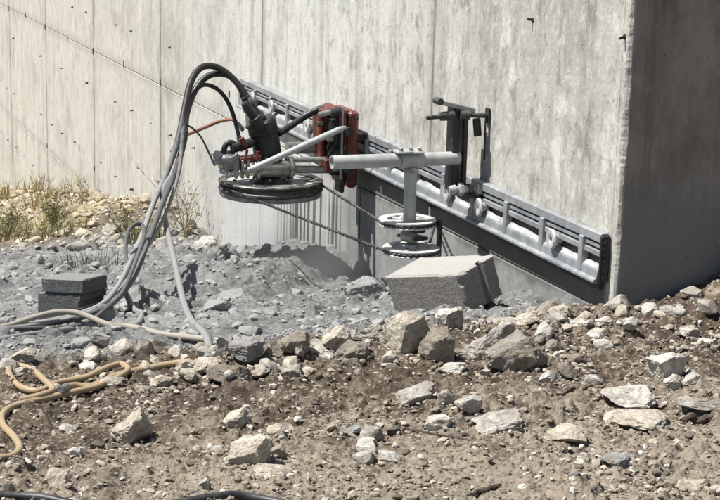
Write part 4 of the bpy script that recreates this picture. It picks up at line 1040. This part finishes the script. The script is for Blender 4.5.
gravel('dusty_gravel', p, np.clip(.010*(1+rng.pareto(2.2, n)), .010, .045), pal[rng.choice(6, n)]*.9, 'grey dusty gravel between the wall and the rubble crest')
n = 1500; p = scatter(n, -16, -5.0, -2.2, -.02, lambda x, y: sm(y, -1.6, -.2)*.9+.12)
gravel('pale_wall_foot_gravel', p, np.clip(.025*(1+rng.pareto(2.2, n)), .02, .09), np.array([(.58, .51, .37), (.48, .41, .27), (.66, .6, .47), (.30, .24, .14)])[rng.choice(4, n)], 'yellowish loose gravel along the wall foot at the left')

# ------------------------------------------------------------------ twigs
SL = ['short dark twig in the foreground, centre right', 'thick dark stick at the bottom edge, centre right', 'long thin twig lying across the centre foreground',
      'dark twig on the right slope, left half of a line of two', 'dark twig on the right slope, right half of a line of two', 'thin twig at the bottom edge, right',
      'dark chunk of wood at the right edge', 'tiny twig below the small white wedge stone', 'thin stick under the hoses at the left', 'tiny twig on the crest by the tilted block', 'tiny twig left of the largest cream boulder']
for (A, B, r_), lab in zip(STICKS, SL):
    A = Vector(A); B = Vector(B); pts = []
    for k in range(9):
        t_ = k/8; p = A.lerp(B, t_); q = hz(p.x, p.y)
        pts.append(Vector((p.x+random.uniform(-1, 1)*r_*.5, p.y+random.uniform(-1, 1)*r_*.5, max(q, .5*(A.z+B.z))+r_*.6)))
    pts = spline(pts, 4); m_ = len(pts)-1
    rs = [r_*(.35+.45*math.sin(math.pi*(.12+.8*k/m_)))*random.uniform(.85, 1.15) for k in range(m_+1)]
    o0 = pts[0].copy(); o = MB().tube([p-o0 for p in pts], rs, 7).build('twig' if r_ < .012 else 'wood_chunk', M['wood']); o.location = o0
    tag(o, lab, 'twig' if r_ < .012 else 'wood', 'twigs on the soil')

# ------------------------------------------------------------------ plants
def tuft(name, x, y, hgt, spread, nb, mat, lab, cat, seed, lean=.5, wdt=.004):
    rg = np.random.default_rng(seed); V = []; F = []; z0 = hz(x, y)
    for b in range(nb):
        a_ = rg.uniform(0, 6.283); q = rg.random()**.6*spread*.45; bx, by = q*math.cos(a_), q*math.sin(a_)
        bz = hz(x+bx, y+by)-z0-.005; h_ = hgt*rg.uniform(.35, 1.); ln = lean*h_*rg.uniform(.1, 1.); a2 = a_+rg.normal(0, .7); w_ = wdt*rg.uniform(.6, 1.3); sd = a2+1.57+rg.normal(0, .6)
        o_ = len(V)
        for k in range(4):
            t_ = k/3; r_ = ln*t_**1.8; ww = w_*(1-t_*.95)
            c = np.array([bx+r_*math.cos(a2), by+r_*math.sin(a2), bz+h_*(t_-.18*t_*t_)])
            s_ = np.array([math.cos(sd), math.sin(sd), 0])*ww; V += [c-s_, c+s_]
        for k in range(3): F.append((o_+2*k, o_+2*k+1, o_+2*k+3, o_+2*k+2))
    o = link(bpy.data.objects.new(name, np_mesh(name, np.array(V), F, mat))); o.location = (x, y, z0)
    return tag(o, lab, cat, 'weeds by the wall')
tuft('grass_tuft', -6.9, -1.02, .22, .75, 260, M['grass'], 'green weedy grass clump at the left edge in front of the wall foot', 'grass', 1, 1.0, .0035)
tuft('grass_tuft', -6.3, -.78, .16, .55, 180, M['grass'], 'green weedy grass clump second from the left, before the cream stones', 'grass', 2, 1.1, .0032)
tuft('grass_tuft', -7.6, -.62, .24, .5, 110, M['drygrass'], 'yellow dry grass clump behind the green weeds at the wall', 'grass', 3, .9, .004)
tuft('grass_tuft', -9.4, -.35, .30, .7, 130, M['drygrass'], 'yellow dry grass clump farthest left at the wall foot', 'grass', 4, .9, .005)
tuft('grass_tuft', -11.8, -.30, .32, .8, 150, M['drygrass'], 'distant dry grass at the wall foot, upper left corner of the ground', 'grass', 14, .9, .006)
tuft('grass_tuft', -5.15, -.42, .20, .30, 200, M['grass'], 'small green weed behind the hose bundle at the wall foot', 'grass', 5, .9, .005)
tuft('dusty_weed', -3.5, -1.08, .17, .34, 150, M['greyweed'], 'grey dusty weed left of the hose loop', 'weed', 6, .9, .003)
tuft('dusty_weed', -2.62, -.68, .11, .16, 60, M['greyweed'], 'tiny grey weed on the rubble below the white boulder', 'weed', 7, .8, .0025)
tuft('dusty_weed', -.20, -.18, .07, .05, 14, M['greyweed'], 'few thin stalks at the wall foot right of the tilted block', 'weed', 8, .4, .0016)
def shrub(x, y, hgt, seed, lab, leafmat, n0=9, leafy=.33):
    rg = random.Random(seed); root = tag(empty('dry_shrub', (x, y, hz(x, y))), lab, 'shrub', 'weeds by the wall'); mb = MB(); tips = []
    def grow(p, d, L, r_, dep):
        pts_ = [p]; q = p
        for k in range(4):
            d = (d+Vector((rg.uniform(-.3, .3), rg.uniform(-.3, .3), rg.uniform(-.15, .2)))).normalized(); q = q+d*L/4
            q.y = min(q.y, -y-.012); pts_.append(q.copy())
        mb.tube(pts_, [r_*(1-.16*k) for k in range(5)], 5)
        if dep:
            for k in range(rg.randint(2, 4)):
                nd = (d+Vector((rg.uniform(-.9, .9), rg.uniform(-.9, .6), rg.uniform(-.2, .7)))).normalized()
                grow(pts_[rg.randint(1, 4)], nd, L*rg.uniform(.45, .75), r_*.55, dep-1)
        tips.extend(pts_[2:])
    for k in range(n0):
        a_ = rg.uniform(0, 6.28); grow(Vector((rg.uniform(-.12, .12), rg.uniform(-.05, .03), 0)), Vector((math.cos(a_)*.5, math.sin(a_)*.35, 1)).normalized(), hgt*rg.uniform(.4, .75), .0042, 2)
    mb.build('branches', M['wood2'], root)
    lv = MB()
    for p in tips:
        if rg.random() < leafy*max(0., 1.25-p.z/hgt):
            d = Vector((rg.uniform(-1, 1), rg.uniform(-1, 1), rg.uniform(-.4, .8))).normalized(); s_ = d.orthogonal().normalized()*rg.uniform(.004, .008); L = rg.uniform(.014, .03)
            lv.add([p, p+d*L*.5+s_, p+d*L, p+d*L*.5-s_], [(0, 1, 2, 3)])
    lv.build('leaves', leafmat, root)
M['wood2'] = mat_plain('dry_stem', (.20, .16, .105), (.33, .275, .19), .9, 0., 30)
shrub(-5.05, -.16, .46, 3, 'dry twiggy shrub against the wall right of the hose bundle', M['drygrass'])
shrub(-8.1, -.25, .20, 5, 'dry brown shrub at the wall foot among the cream stones', M['drygrass'], 7)
shrub(-10.4, -.22, .22, 6, 'dry brown shrub far left at the wall foot', M['drygrass'], 7)
shrub(-6.75, -.70, .30, 8, 'low green leafy shrub at the left edge among the grass', M['grass'], 16, 1.2)
shrub(-7.3, -.95, .26, 9, 'low green leafy shrub in front of the cream stones at the far left', M['grass'], 14, 1.2)
shrub(-5.6, -.45, .22, 10, 'small leafy weed at the wall foot behind the hose loop', M['grass'], 9, .9)

# ------------------------------------------------------------------ dust hanging at the cut
def dust_cloud(loc, scl, dens, lab):
    bm = bmesh.new(); bmesh.ops.create_icosphere(bm, subdivisions=3, radius=1)
    for v in bm.verts:
        q = vnoise3(np.array([v.co.x*1.5+9]), np.array([v.co.y*1.5]), np.array([v.co.z*1.5]), 5)[0]; v.co *= 1.0+.1*q
    me = bpy.data.meshes.new('dust_cloud'); bm.to_mesh(me); bm.free()
    m = bpy.data.materials.new('airborne_dust'); m.use_nodes = True; t = m.node_tree; t.nodes.clear()
    o_ = t.nodes.new('ShaderNodeOutputMaterial'); v_ = t.nodes.new('ShaderNodeVolumePrincipled')
    v_.inputs['Color'].default_value = (.80, .80, .79, 1); v_.inputs['Density'].default_value = dens; v_.inputs['Anisotropy'].default_value = .3
    tc_ = t.nodes.new('ShaderNodeTexCoord'); gr_ = t.nodes.new('ShaderNodeTexGradient'); gr_.gradient_type = 'QUADRATIC_SPHERE'
    mu_ = t.nodes.new('ShaderNodeMath'); mu_.operation = 'MULTIPLY'; mu_.inputs[1].default_value = dens*3.2
    t.links.new(tc_.outputs['Object'], gr_.inputs[0]); t.links.new(gr_.outputs['Fac'], mu_.inputs[0]); t.links.new(mu_.outputs[0], v_.inputs['Density'])
    t.links.new(v_.outputs[0], o_.inputs['Volume']); me.materials.append(m)
    o = link(bpy.data.objects.new('dust_cloud', me)); o.location = loc; o.scale = scl
    tag(o, lab, 'dust', None, 'stuff')
dust_cloud((-2.1, -.40, -.30), (.60, .36, .26), .85, 'thin grey dust hanging in the air at the cut below the drive wheel')
dust_cloud((-1.55, -.42, -.14), (.42, .26, .16), .35, 'faint dust drifting past the guide pulleys')
